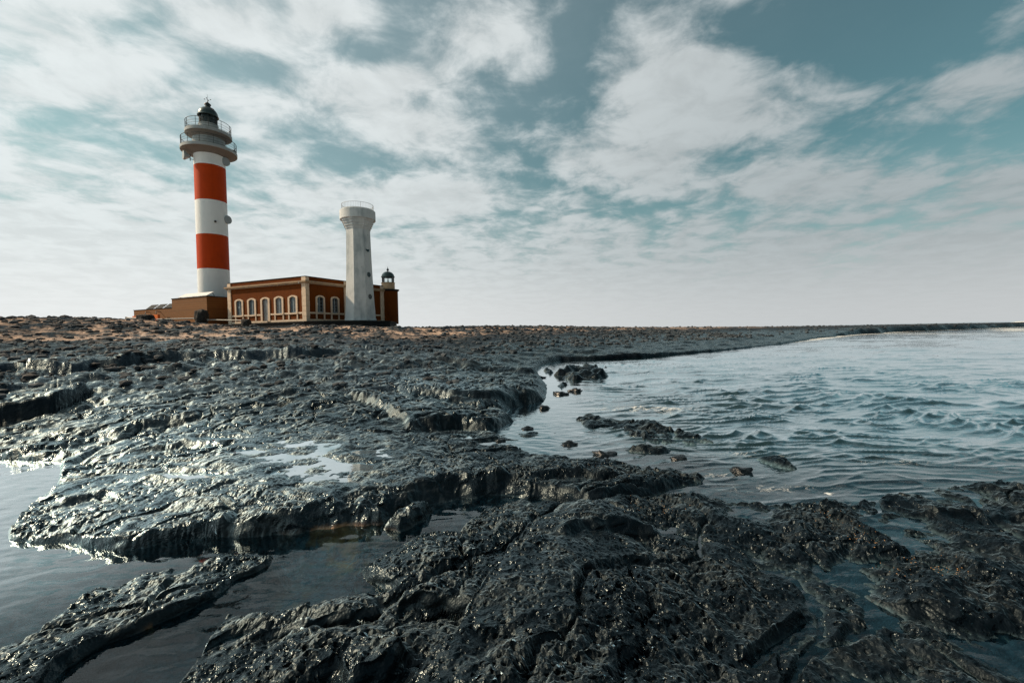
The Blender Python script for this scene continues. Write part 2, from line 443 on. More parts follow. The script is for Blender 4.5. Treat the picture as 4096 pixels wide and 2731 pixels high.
def arch_surround(c, hw_in, wout, z0, zs, rise, axis, door=False):
    """stone surround with a segmental arch head, standing proud of the wall, legs to z0"""
    m_ = MB(); n = 10
    def head(h, z, r):                       # points along a segmental arc of half width h, springing z, rise r
        R_ = (h*h+r*r)/(2*r); a = math.asin(min(1, h/R_))
        return [(c+R_*math.sin(-a+2*a*i/n), z+r-R_+R_*math.cos(-a+2*a*i/n)) for i in range(n+1)]
    inner = [(c-hw_in, z0)] + head(hw_in, zs, rise) + [(c+hw_in, z0)]
    outer = [(c-wout, z0)] + head(wout, zs+.13, rise+.05) + [(c+wout, z0)]
    fr, bk = 0.10, -0.004
    def P(u, z, d): return (u, -d, z) if axis == 'x' else (d, u, z)
    k = len(inner)
    vs = [P(u, z, fr) for u, z in inner] + [P(u, z, fr) for u, z in outer] + [P(u, z, bk) for u, z in inner] + [P(u, z, bk) for u, z in outer]
    fs = []
    for i in range(k-1):
        fs += [(i, i+1, k+i+1, k+i), (k+i, k+i+1, 3*k+i+1, 3*k+i), (i+1, i, 2*k+i, 2*k+i+1)]
    m_.add(vs, fs)
    if not door:                             # sill and legs below it
        for (u0, u1, w0, w1, pr) in ((c-wout-.02, c+wout+.02, .93, 1.115, .13),):
            m_.box(*( (u0, u1, -pr, 0.02) if axis == 'x' else (-.02, pr, u0, u1)), w0, w1)
        for sgn in (-1, 1):
            a_, b_ = sorted((c+sgn*wout, c+sgn*(wout-.19)))
            m_.box(*((a_, b_, -.085, .02) if axis == 'x' else (-.02, .085, a_, b_)), .302, .928)
    return m_
def window(c, axis, style, h, w_out):
    zs = 2.88
    fr = arch_surround(c, h-.015, w_out, 1.117, zs, .20, axis).build('window', STONE if axis == 'x' else STONE, house)
    def B(m_, u0, u1, d0, d1, z0, z1): m_.box(*((u0, u1, d0, d1) if axis == 'x' else (-d1, -d0, u0, u1)), z0, z1)
    s = MB()                                 # casement frames: stiles, rails, glazing bars
    B(s, c-h, c-h+.07, .07, .15, ZS, ZT); B(s, c+h-.07, c+h, .07, .15, ZS, ZT)
    B(s, c-.055, c+.055, .06, .15, ZS, ZT-.08)
    B(s, c-h+.07, c+h-.07, .08, .15, ZT-.10, ZT); B(s, c-h+.07, c-.055, .08, .15, ZS, ZS+.14); B(s, c+.055, c+h-.07, .08, .15, ZS, ZS+.14)
    for k in range(1, 4):
        z = ZS+.10+(ZT-ZS-.2)*k/4
        B(s, c-h+.07, c-.055, .10, .14, z-.016, z+.016); B(s, c+.055, c+h-.07, .10, .14, z-.016, z+.016)
    s.build('casement_frame', FRAME, fr)
    for side, (u0, u1) in enumerate(((c-h, c), (c, c+h))):
        g = MB(); B(g, u0+.01, u1-.01, .145, .165, ZS+.01, ZT-.01)
        mat = PANE
        if style == 2 or (style in (0, 3) and side == 1): mat = BLIND
        if style == 5: mat = PANEDK
        if style == 4 and side == 1: mat = PANEDK
        g.build('pane', mat, fr)
    if style in (1, 4):
        s = MB(); B(s, c-h+.16, c-h+.34, .141, .1445, 2.05, 2.32); s.build('notice', PAPER, fr)
for c, k, stl in FW:
    if k == 'w': window(c, 'x', stl, OW, .82)
for c, k, stl in RW: window(c, 'y', stl, OWR, .70)
c = -7.09
dr = arch_surround(c, OW-.015, .84, 0.0, 2.88, .20, 'x', door=True).build('door', STONE, house)
s = MB(); s.box(c-OW, c+OW, .12, .16, .24, ZT)
for u in (-.40, -.13, .14, .41): s.box(c+u-.10, c+u+.10, .105, .119, .34, ZT-.2)
s.build('door_leaf', DOORM, dr)
s = MB(); s.box(c-OW-.1, c+OW+.1, -.35, .12, 0.0, .22); s.build('doorstep', STONE, dr)
s = MB(); s.tube((c+.03, .10, 1.2), (c+.03, .05, 1.2), .03); s.build('handle', DARKMET, dr)
s = MB(); s.box(-.72, -.62, -.43, -.36, 4.55, 4.72, bev=.02); s.build('floodlight', GALV, house)

# ------------------------------------------------------------------ round turret with lantern at the rear corner of the house
tu = empty('lantern_turret', (-18.62, 66.6, 3.72), 0, 'small round red turret with a domed glass lantern behind the grey tower', 'turret')
TS = 66.6/67.0
mb = MB(); mb.lathe([(1.40, -.2), (1.40, 4.72)], 48); mb.build('wall', OCHRE, tu)
mb = MB(); mb.lathe([(1.41, 4.70), (1.62, 4.86), (1.62, 4.98), (1.0, 5.0)], 48); mb.build('cornice', BASALT, tu)
mb = MB(); mb.lathe([(.98, 4.99), (.98, 5.95), (1.04, 5.97), (1.04, 6.03), (.9, 6.04)], 40); mb.build('lantern_base', plaster('turret_base', (.56, .40, .26), (.40, .30, .21), .8, 1.5, .3, .2), tu)
mb = MB(); mb.lathe([(.90, 6.03), (.90, 6.84)], 10); mb.build('lantern_glass', LGLASS, tu)
mb = MB()
for i in range(10):
    a = 2*math.pi*(i)/10
    mb.tube((.91*math.cos(a), .91*math.sin(a), 6.03), (.91*math.cos(a), .91*math.sin(a), 6.86), .024)
for z in (6.05, 6.83): mb.ring(.91, z, .022, 40)
mb.build('glazing_bars', DARKMET, tu)
mb = MB()
prof = [(.92, 6.83), (1.03, 6.86), (1.03, 6.93)] + [(.96*math.cos(b), 6.93+.82*math.sin(b)) for b in [i*math.pi/2/9 for i in range(9)]] + [(.06, 7.76)]
mb.lathe(prof, 40); mb.build('dome', DOME, tu)
mb = MB(); mb.lathe([(.08, 7.74), (.08, 7.84), (.17, 7.92), (.19, 8.02), (.14, 8.14), (.05, 8.2), (.025, 8.45), (.0, 8.5)], 14); mb.build('finial', DARKMET, tu)
mb = MB(); mb.lathe([(.0, 6.06), (.10, 6.06), (.10, 6.4), (.07, 6.42), (.07, 6.6), (.0, 6.62)], 16); mb.build('lamp', GALV, tu)

# ------------------------------------------------------------------ grey-white octagonal tower
WT = np.array([-19.28, 56.0, 3.70])
vaz = math.atan2(-WT[0], -WT[1])             # direction back to the shore where the facet faces
fa = math.atan2(-WT[1], -WT[0])              # angle (from +X) of the facet that faces the shore
wt = empty('octagonal_tower', WT, 0, 'tapering weathered white eight sided tower with railed round top before the red house', 'tower')
a8 = fa + math.pi/8
mb = MB()
mb.lathe([(2.06, -.25), (2.06, .25), (1.99, .30), (1.84, 2.6), (1.72, 5.2), (1.62, 8.0), (1.54, 11.6)], 8, smooth=False, a0=a8)
shaft = mb.build('shaft', CONC, wt)
mb = MB()
prof = [(1.54, 11.60)]
for i, r in enumerate((1.64, 1.78, 1.91, 2.04)):
    z = 11.60+.30*i
    prof += [(r, z+.02), (r, z+.24), (r+.02, z+.30)]
prof += [(2.05, 12.80)]
mb.lathe(prof, 8, smooth=False, a0=a8); mb.build('stepped_corbel', CONC, wt)
mb = MB(); mb.lathe([(1.9, 12.74), (2.16, 12.78), (2.16, 13.88), (2.10, 13.94), (0.0, 13.95)], 56); mb.build('drum', CONC, wt)
mb = MB()
for z in (14.68, 14.02): mb.ring(1.93, z, .022)
for i in range(60):
    a = 2*math.pi*i/60
    mb.tube((1.93*math.cos(a), 1.93*math.sin(a), 13.94), (1.93*math.cos(a), 1.93*math.sin(a), 14.68), .009 if i % 10 else .02, 4)
mb.build('railing', GALV, wt)
for zz, r in ((9.0, 1.59), (5.82, 1.70), (3.05, 1.82)):
    fc = fa+math.pi/4; ap = r*math.cos(math.pi/8)
    ctr = Vector((math.cos(fc)*ap, math.sin(fc)*ap, zz)); nrm = Vector((math.cos(fc), math.sin(fc), .05))
    Mx = Matrix.Translation(ctr) @ nrm.to_track_quat('Z', 'Y').to_matrix().to_4x4()
    m_ = MB(); m_.lathe([(.40, -.05), (.40, .03), (.33, .03), (.33, -.02)], 24, mat=Mx); w = m_.build('porthole', CONC, wt)
    m_ = MB(); m_.lathe([(.332, .008), (.01, .008)], 24, mat=Mx); m_.build('pane', PANEDK, w)

# ------------------------------------------------------------------ tall striped lighthouse
TC = np.array([-44.6, 66.0, 0.0])
lt = empty('striped_lighthouse', (TC[0], TC[1], 4.2), 0, 'tall round lighthouse with red and white bands and two railed galleries', 'lighthouse')
zb = -4.2
R0_, R1_ = 2.06, 1.99
def rz(z): return R0_+(R1_-R0_)*(z-4)/25
mb = MB()
for z0, z1, mi in ((4.2, 12.15, 0), (12.15, 17.2, 1), (17.2, 22.2, 0), (22.2, 27.35, 1), (27.35, 29.0, 0)):
    mb.lathe([(rz(z0), z0+zb), (rz((z0+z1)/2), (z0+z1)/2+zb), (rz(z1), z1+zb)], 96, [mi, mi])
mb.build('shaft', [WHITE, RED], lt)
GALV2 = GALLERY
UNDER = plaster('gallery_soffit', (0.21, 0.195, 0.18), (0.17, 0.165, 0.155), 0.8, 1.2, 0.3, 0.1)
mb = MB(); mb.lathe([(1.99, 28.95+zb), (2.1, 29.0+zb), (3.50, 29.42+zb), (3.56, 29.44+zb), (3.56, 29.84+zb), (3.48, 29.88+zb), (2.0, 29.90+zb)], 96, [1, 1, 0, 0, 0, 0]); mb.build('gallery', [GALV2, UNDER], lt)
mb = MB(); mb.lathe([(2.06, 29.89+zb), (2.06, 31.45+zb)], 72); mb.build('watch_room', GALLERY, lt)
mb = MB(); mb.lathe([(2.06, 31.42+zb), (2.85, 31.92+zb), (2.95, 31.94+zb), (2.95, 32.36+zb), (2.88, 32.40+zb), (1.2, 32.42+zb)], 96, [1, 0, 0, 0, 0]); mb.build('gallery', [GALV2, UNDER], lt)
def gallery_rail(R_, z0, h, nb, np_):
    m_ = MB()
    for k, r in ((1.0, .035), (.62, .018), (.34, .018), (.08, .02)): m_.ring(R_, z0+h*k+zb, r, 96)
    for i in range(nb):
        a = 2*math.pi*i/nb
        m_.tube((R_*math.cos(a), R_*math.sin(a), z0+zb), (R_*math.cos(a), R_*math.sin(a), z0+h+zb), .007, 4)
    for i in range(np_):
        a = 2*math.pi*(i+.3)/np_
        m_.tube((R_*math.cos(a), R_*math.sin(a), z0+zb), (R_*math.cos(a), R_*math.sin(a), z0+h+zb), .035, 6)
    return m_
gallery_rail(3.46, 29.87, 1.3, 130, 13).build('railing', RAILM, lt)
gallery_rail(2.85, 32.39, 1.3, 110, 11).build('railing', RAILM, lt)
lan = MB(); lan.lathe([(1.22, 32.4+zb), (1.22, 33.55+zb), (1.27, 33.57+zb), (1.27, 33.66+zb), (1.1, 33.67+zb)], 48); lan.build('lantern_base', GALLERY, lt)
m_ = MB(); m_.lathe([(1.12, 33.66+zb), (1.12, 34.95+zb)], 12); m_.build('lantern_glass', LGLASS, lt)
m_ = MB()
for i in range(12):
    a = 2*math.pi*i/12; b = 2*math.pi*(i+1)/12
    p0 = (1.13*math.cos(a), 1.13*math.sin(a)); p1 = (1.13*math.cos(b), 1.13*math.sin(b))
    m_.tube((*p0, 33.66+zb), (*p0, 34.95+zb), .045)
    m_.tube((*p0, 33.66+zb), (*p1, 34.95+zb), .035); m_.tube((*p1, 33.66+zb), (*p0, 34.95+zb), .035)
m_.build('glazing_bars', DARKMET, lt)
m_ = MB(); m_.lathe([(0, 33.7+zb), (.55, 33.72+zb), (.7, 34.0+zb), (.72, 34.4+zb), (.6, 34.8+zb), (.4, 34.95+zb)], 24); m_.build('lamp', simple('lamp_optic', (.03, .05, .05), .15), lt)
m_ = MB()
prof = [(1.15, 34.90+zb), (1.35, 34.86+zb), (1.38, 34.93+zb), (1.30, 35.05+zb)] + [(1.27*math.cos(b)+.02, 35.05+1.22*math.sin(b)+zb) for b in [i*math.pi/2/10 for i in range(1, 9)]] + [(.36, 36.26+zb)]
m_.lathe(prof, 56); m_.build('dome', DOME, lt)
m_ = MB(); m_.lathe([(.34, 36.22+zb), (.36, 36.62+zb), (.44, 36.64+zb), (.42, 36.74+zb), (.18, 36.95+zb), (.08, 37.05+zb), (.04, 37.2+zb)], 20); m_.build('vent', DARKMET, lt)
m_ = MB(); m_.tube((0, 0, 37.1+zb), (0, 0, 38.2+zb), .03, 6, r2=.012)
for a in (0.3, 0.3+math.pi/2):
    m_.tube((-.42*math.cos(a), -.42*math.sin(a), 37.45+zb), (.42*math.cos(a), .42*math.sin(a), 37.45+zb), .014, 4)
for a in (0.3, 0.3+math.pi/2, 0.3+math.pi, .3-math.pi/2):
    m_.box(.40*math.cos(a)-.05, .40*math.cos(a)+.05, .40*math.sin(a)-.05, .40*math.sin(a)+.05, 37.41+zb, 37.50+zb)
m_.build('weather_vane', DARKMET, lt)
m_ = MB()                                    # ladder rail bent over the dome on the right
prev = None; ang = -.35
for off in (-.14, .14):
    prev = None
    for i in range(9):
        b = rad(5+i*10); r = 1.45*math.cos(b)+.02; z = 34.85+1.42*math.sin(b)+zb
        p = Vector((r*math.cos(ang)-off*math.sin(ang), r*math.sin(ang)+off*math.cos(ang), z))
        if prev is not None: m_.tube(prev, p, .025, 5)
        prev = p
m_.build('dome_ladder', RAILM, lt)
# people-less gallery: the small dark hood on the lower gallery deck to the right
m_ = MB(); a = rad(18)
m_.box(-.5, .5, -.35, .35, 0, .35, mat=Matrix.Translation((2.95*math.cos(a), 2.95*math.sin(a), 29.9+zb)) @ Matrix.Rotation(a, 4, 'Z'), bev=.08)
m_.build('deck_hatch', DARKMET, lt)
def dish(loc, direction, r, depth, mount_to):
    d = Vector(direction).normalized()
    Mx = Matrix.Translation(Vector(loc)) @ d.to_track_quat('Z', 'Y').to_matrix().to_4x4()
    m_ = MB(); m_.lathe([(0.0, -depth), (r*.35, -depth), (r*.55, -depth*.8), (r*.93, -depth*.35), (r, -depth*.30), (r, 0), (r*.985, .02), (0, .03)], 40, mat=Mx)
    o = m_.build('antenna_dish', DISHM, lt)
    b_ = MB(); back = Mx @ Vector((0, 0, -depth))
    b_.tube(back, mount_to, .06, 8)
    b_.tube(Vector(mount_to)+Vector((0, 0, -.55)), Vector(mount_to)+Vector((0, 0, .55)), .055, 8)
    b_.tube(Vector(mount_to)+Vector((0, 0, .3)), Vector((mount_to[0]*.6, mount_to[1]*.6, mount_to[2]+.3)), .04, 6)
    b_.tube(Vector(mount_to)+Vector((0, 0, -.3)), Vector((mount_to[0]*.6, mount_to[1]*.6, mount_to[2]-.3)), .04, 6)
    b_.build('mounting_bracket', RAILM, o)
u = Vector((-TC[0], -TC[1], 0)).normalized()             # towards the shore
rt = Vector((-u.y, u.x, 0))                               # to the right as seen from the shore
def pos(r_, f_, z): v = rt*r_+u*f_; return Vector((v.x, v.y, z+zb))
dish(pos(-3.15, .5, 28.45), -rt*1.0+u*.25, .62, .75, pos(-2.35, .3, 28.4))
dish(pos(2.02, .95, 28.35), rt*.55+u*.95, .62, .55, pos(1.75, .55, 28.3))
dish(pos(2.05, .95, 19.7), rt*.75+u*.85, .62, .6, pos(1.75, .6, 19.6))
m_ = MB(); v = pos(.42, 2.02, 19.0); m_.lathe([(.0, 0), (.16, 0), (.16, .16), (.0, .18)], 14, mat=Matrix.Translation(v) @ u.to_track_quat('Z', 'Y').to_matrix().to_4x4()); m_.build('floodlight', RAILM, lt)

# ------------------------------------------------------------------ brown clad annex
AB = np.array([-40.26, 58.0, 3.9])
an = empty('brown_annex', AB, HA, 'brown board clad flat roofed annex in front of the striped lighthouse', 'building')
mb = MB(); mb.box(-7.7, 0, 0, 7.5, -.6, 3.56); mb.build('main_block', BOARD, an)
mb = MB(); mb.box(-7.76, .06, -.06, 7.56, 3.562, 3.66); mb.build('roof_edge', BASALT, an)
mb = MB(); mb.box(-17.25, -7.71, .05, 5.5, -.6, 2.36); mb.build('low_wing', BOARD, an)
mb = MB(); mb.box(-17.31, -7.71, -.01, 5.56, 2.362, 2.43); mb.build('roof_edge', BASALT, an)
def panel(x0, x1, y0, y1, z0, z1, mat, name='solar_panel'):
    m_ = MB(); t_ = .05
    vs = [(x0, y0, z0), (x1, y0, z0), (x1, y1, z1), (x0, y1, z1)]
    vs += [(a, b, c_-t_) for a, b, c_ in vs]
    m_.add(vs, [(0, 1, 2, 3), (7, 6, 5, 4), (0, 4, 5, 1), (1, 5, 6, 2), (2, 6, 7, 3), (3, 7, 4, 0)])
    o = m_.build(name, mat, an)
    for x in (x0+.25, (x0+x1)/2, x1-.25):
        s_ = MB()
        s_.tube((x, y1-.04, z1-.06), (x, y1+.25, min(z0, z1)-.05), .03, 5)
        s_.tube((x, y0+.05, z0-.05), (x, y1+.25, z0-.06), .03, 5)
        s_.build('panel_stand', RAILM, o)
panel(-6.35, -.10, .10, 1.0, 3.76, 4.30, SOLARW)
for x0 in (-14.6, -12.4, -10.2):
    panel(x0, x0+1.75, .3, 1.05, 2.50, 3.12, SLATE)
for x in (-13.2, -10.6):                     # lamp arms on the front
    m_ = MB(); m_.tube((x, .05, 1.95), (x+.1, -.5, 2.0), .05); m_.tube((x+.1, -.5, 2.0), (x+.5, -.75, 1.7), .045); m_.tube((x+.5, -.75, 1.7), (x+.8, -.8, 1.0), .04)
    m_.build('bracket_pipe', RAILM, an)
m_ = MB(); m_.tube((-8.5, -.1, -.3), (-8.5, -.1, 1.1), .16, 10); m_.build('post', BOARD, an)

lw = empty('low_wall', at_depth(533, 1290, 60.5) - np.array([0, 0, .1]), HA, 'low bright orange wall in front of the brown annex', 'wall')
mb = MB(); mb.box(-.2, 5.8, 0, .3, -.6, 1.0, bev=.02); mb.build('wall', ORANGE, lw)

# ------------------------------------------------------------------ noise for the terrain (numpy)
_rng = np.random.RandomState(11)
PERM = np.concatenate([_rng.permutation(4096)]*2).astype(np.int32)
_ga = _rng.rand(4096)*2*np.pi
GX = np.cos(_ga).astype(np.float32); GY = np.sin(_ga).astype(np.float32)
RV = _rng.rand(4096).astype(np.float32)
RV2 = _rng.rand(4096).astype(np.float32)
def _h(ix, iy, s): return PERM[PERM[(ix+s*131) & 4095] + (iy & 4095)]
def perlin(x, y, s=0):
    x = x.astype(np.float32); y = y.astype(np.float32)
    fx = np.floor(x); fy = np.floor(y)
    ix = fx.astype(np.int32); iy = fy.astype(np.int32)
    x = x-fx; y = y-fy
    u = x*x*x*(x*(x*6-15)+10); v = y*y*y*(y*(y*6-15)+10)
    def g(i, j):
        h = _h(ix+i, iy+j, s); return GX[h]*(x-i)+GY[h]*(y-j)
    a = g(0, 0); b = g(1, 0); c = g(0, 1); d = g(1, 1)
    a = a+u*(b-a); c = c+u*(d-c)
    return (a+v*(c-a))*1.5                      # about -1..1
def fbm(x, y, o, s=0, gain=.5, lac=2.03):
    t = 0; a = 1.0
    for k in range(o):
        t = t+a*perlin(x, y, s+k*7); x = x*lac+3.1; y = y*lac-1.7; a *= gain
    return t
def ridged(x, y, o, s=0, gain=.5):
    t = 0; a = 1.0
    for k in range(o):
        t = t+a*(1-np.abs(perlin(x, y, s+k*5))*1.6); x = x*2.03+1.7; y = y*2.03+4.1; a *= gain
    return t
def worley(x, y, s=0, jit=.9):
    x = x.astype(np.float32); y = y.astype(np.float32)
    ix = np.floor(x).astype(np.int32); iy = np.floor(y).astype(np.int32)
    best = np.full(x.shape, 9., np.float32); rv = np.zeros(x.shape, np.float32)
    for i in (-1, 0, 1):
        for j in (-1, 0, 1):
            h = _h(ix+i, iy+j, s)
            dx = ix+i+.5+jit*(RV[h]-.5)-x; dy = iy+j+.5+jit*(RV2[h]-.5)-y
            d = dx*dx+dy*dy
            m = d < best
            best = np.where(m, d, best); rv = np.where(m, RV[(h*7+13) & 4095], rv)
    return np.sqrt(best), rv
def sst(a, b, x):
    t = np.clip((x-a)/(b-a), 0, 1); return t*t*(3-2*t)
def sdf(poly, x, y):
    """signed distance, positive inside"""
    P = np.asarray(poly, np.float32); n = len(P)
    d = np.full(x.shape, 1e12, np.float32); ins = np.zeros(x.shape, bool)
    for i in range(n):
        ax, ay = P[i]; bx, by = P[(i+1) % n]
        ex, ey = bx-ax, by-ay
        wx, wy = x-ax, y-ay
        t = np.clip((wx*ex+wy*ey)/(ex*ex+ey*ey+1e-12), 0, 1)
        qx = wx-ex*t; qy = wy-ey*t
        np.minimum(d, qx*qx+qy*qy, out=d)
        if by != ay:
            c = ((ay > y) != (by > y)) & (x < (bx-ax)*(y-ay)/(by-ay)+ax)
            ins ^= c
    d = np.sqrt(d)
    return np.where(ins, d, -d)
def sd_line(pts, x, y):
    """distance to an open line, and which side (positive: left of its direction)"""
    P = np.asarray(pts, np.float32); d = np.full(x.shape, 1e12, np.float32); side = np.zeros(x.shape, np.float32); tt = np.zeros(x.shape, np.float32)
    n = len(P)
    for i in range(n-1):
        ax, ay = P[i]; bx, by = P[i+1]; ex, ey = bx-ax, by-ay
        wx, wy = x-ax, y-ay
        t = np.clip((wx*ex+wy*ey)/(ex*ex+ey*ey), 0, 1)
        qx = wx-ex*t; qy = wy-ey*t; q = qx*qx+qy*qy
        m = q < d
        d = np.where(m, q, d); side = np.where(m, np.sign(ex*wy-ey*wx), side); tt = np.where(m, (i+t)/(n-1), tt)
    return np.sqrt(d), side, tt
class TPS:                                   # smooth surface through points, in (azimuth, log distance)
    def __init__(s, pts, reg=1e-3):
        P = np.array([[math.atan2(p[0], p[1]), math.log(math.hypot(p[0], p[1]))] for p in pts]); z = np.array([p[2] for p in pts])
        n = len(P); d2 = ((P[:, None]-P[None])**2).sum(-1)
        Kk = .5*d2*np.log(d2+1e-9)+np.eye(n)*reg
        Q = np.c_[np.ones(n), P]
        A = np.block([[Kk, Q], [Q.T, np.zeros((3, 3))]])
        sol = np.linalg.solve(A, np.r_[z, 0, 0, 0]); s.w = sol[:n]; s.c = sol[n:]; s.P = P
    def __call__(s, az, lr):
        out = np.full(az.shape, s.c[0], np.float32)+np.float32(s.c[1])*az+np.float32(s.c[2])*lr
        for (a, b), w in zip(s.P, s.w):
            d2 = (az-np.float32(a))**2+(lr-np.float32(b))**2
            out += np.float32(.5*w)*d2*np.log(d2+1e-9)
        return out

# ------------------------------------------------------------------ shore plan: outlines and heights
X2 = lambda L: [tuple(vz(a, b)[:2]) for a, b in L]
land_px = [(2700, 747), (2352, 750.5), (2200, 757), (2050, 763), (1960, 769), (1900, 776), (1760, 795), (1640, 808), (1480, 822), (1380, 826), (1290, 828), (1245, 840),
           (1235, 858), (1268, 885), (1262, 905), (1255, 922), (1190, 930), (1160, 944), (1178, 968), (1120, 994), (1065, 986), (1010, 992), (985, 1008), (1060, 1018),
           (1110, 1030), (1180, 1037), (1250, 1058), (1340, 1062), (1450, 1078), (1560, 1086), (1632, 1100), (1610, 1113), (1540, 1127), (1450, 1148), (1350, 1163), (1290, 1156),
           (1230, 1142), (1120, 1137), (1060, 1142), (1000, 1154), (880, 1180), (720, 1208), (650, 1226), (560, 1236), (480, 1240), (420, 1246), (300, 1262), (190, 1258), (60, 1250),
           (14, 1242), (12, 1215), (58, 1160), (103, 1125), (112, 1068), (60, 1062), (0, 1058), (-250, 1062)]
LAND = X2(land_px) + [(-40, 6), (-300, 40), (-300, 420), (100, 420), (400, 420), (420, 330)]
FORE = X2([(818, 1314), (868, 1290), (960, 1243), (1050, 1236), (1085, 1200), (1110, 1176), (1190, 1152), (1260, 1168), (1360, 1168), (1450, 1152), (1560, 1142), (1700, 1152), (1850, 1162), (2000, 1150),
           (2150, 1118), (2352, 1106), (2700, 1098), (3300, 1180)]) + [(9, 2), (6, -4), (-2.2, -4)] + X2([(200, 1990), (300, 1700), (400, 1570), (480, 1452), (525, 1400), (600, 1410), (760, 1402), (850, 1382), (900, 1372), (872, 1354)])
SLAB = X2([(60, 1478), (130, 1402), (230, 1350), (350, 1312), (460, 1294), (560, 1274), (640, 1276), (630, 1296), (560, 1330), (500, 1372), (400, 1420), (280, 1466), (130, 1542), (60, 1620), (-100, 1700), (-500, 1640), (-300, 1520), (0, 1505)])
STONE_D = X2([(880, 1215), (905, 1195), (945, 1182), (985, 1180), (975, 1198), (945, 1214), (915, 1222)])
REEF = X2([(1298, 958), (1350, 950), (1430, 962), (1520, 978), (1600, 996), (1648, 1016), (1600, 1024), (1500, 1016), (1420, 1004), (1350, 988)])
REEF2 = X2([(1120, 1000), (1200, 992), (1290, 990), (1300, 1004), (1230, 1012), (1150, 1016)])
REEF3 = X2([(1735, 1048), (1790, 1052), (1850, 1078), (1835, 1092), (1780, 1076)])
REEF4 = X2([(1420, 1032), (1500, 1028), (1560, 1036), (1500, 1046)])
SEAROCKS = [('sea_rock', X2(p), h) for p, h in (
    ([(1268, 866), (1300, 848), (1345, 842), (1372, 852), (1398, 862), (1370, 872), (1310, 874)], .42),
    ([(1240, 852), (1262, 846), (1284, 853), (1270, 862)], .22),
    ([(1262, 886), (1290, 876), (1312, 884), (1290, 896)], .20),
    ([(1372, 842), (1384, 838), (1396, 842), (1384, 846)], .16))]

hl = []
for vx, vy, Y in [(-500, 733, 40), (-250, 735, 42), (0, 736, 45), (180, 730, 47), (320, 737, 51), (520, 745, 51), (700, 751, 50), (916, 754, 51), (1150, 752, 62), (1400, 752, 78), (1700, 751.5, 100), (1950, 748, 130), (2200, 742.5, 170), (2352, 740.5, 190)]:
    hl.append(tuple(vY(vx, vy, Y)))
for vx, vy, Y in [(0, 775, 30), (400, 775, 33), (700, 780, 33), (1000, 778, 36), (1250, 785, 40), (1500, 782, 50), (0, 820, 20.5), (350, 815, 22), (0, 858, 15.3), (300, 842, 17), (600, 822, 20), (850, 812, 23), (1050, 815, 24), (1150, 835, 23)]:
    hl.append(tuple(vY(vx, vy, Y)))
for vx, vy, z in [(0, 890, .78), (200, 885, .72), (500, 868, .75), (0, 960, .38), (200, 960, .46), (0, 1020, .17), (0, 1050, .06), (-200, 1050, .05), (-200, 970, .36), (400, 930, .62), (700, 900, .62), (900, 880, .55), (1150, 880, .45), (1100, 900, .42), (250, 1030, .26), (450, 1000, .36),
                  (120, 1100, .10), (300, 1100, .22), (200, 1180, .20), (60, 1220, .10), (350, 1200, .28), (500, 1150, .33), (600, 1060, .36), (700, 1100, .37), (760, 1010, .38), (850, 1060, .40), (950, 1080, .38), (1000, 940, .42), (1080, 960, .28),
                  (1100, 1090, .33), (1200, 1070, .25), (1330, 1090, .36), (1420, 1095, .34), (1560, 1098, .12), (1750, 790, .15), (1900, 768, .4), (1500, 812, .25), (1300, 815, .3)]:
    z *= .55 if vy >= 980 else (.72 if vy > 915 else .9)
    hl.append(tuple(vz(vx, vy, z)))
hl += [(-60, 78, 3.6), (-40, 75, 3.5), (-20, 80, 2.9), (-20, 140, 2.0), (-90, 90, 3.6), (20, 160, 1.6), (-200, 120, 3), (60, 260, 1.0), (-45, 62, 3.75), (-25, 51, 2.6), (-15, 55, 2.6), (-38, 54, 3.2), (-30, 50, 2.75), (-60, 64, 4.1)]
TL = TPS(hl)
hc = [tuple(vz(a, b, z*.6)) for a, b, z in [(850, 1310, .16), (900, 1300, .24), (1000, 1300, .28), (900, 1350, .22), (1100, 1260, .24), (1150, 1210, .20), (1250, 1300, .38), (1400, 1170, .30), (1150, 1450, .42), (1000, 1480, .36), (850, 1480, .26), (700, 1460, .14), (600, 1440, .06), (560, 1520, .10), (450, 1560, .10), (750, 1540, .22),
      (1400, 1210, .30), (1380, 1160, .24), (1200, 1175, .12), (1550, 1180, .13), (1600, 1250, .16), (1700, 1170, .05), (1800, 1220, .09), (1800, 1300, .10), (1900, 1280, .10), (1850, 1180, .03), (1950, 1230, .04), (2050, 1200, .02), (2150, 1160, .10), (2300, 1150, .12), (2100, 1240, .16), (2200, 1290, .22), (2300, 1240, .10), (2150, 1370, .10),
      (2000, 1340, .05), (2000, 1420, .02), (2120, 1480, .0), (1900, 1480, .05), (1850, 1390, .06), (1500, 1480, .32), (1700, 1480, .16), (2320, 1500, .04), (2320, 1360, .20), (1500, 1350, .30), (1650, 1380, .20), (1300, 1400, .42), (1960, 1310, .06), (1500, 1260, .20)]]
hc += [(0, 1.2, .42), (-1, 1.2, .2), (1.2, 1.3, .15), (0, .4, .42), (3, 1.5, .1)]
TC_ = TPS(hc)

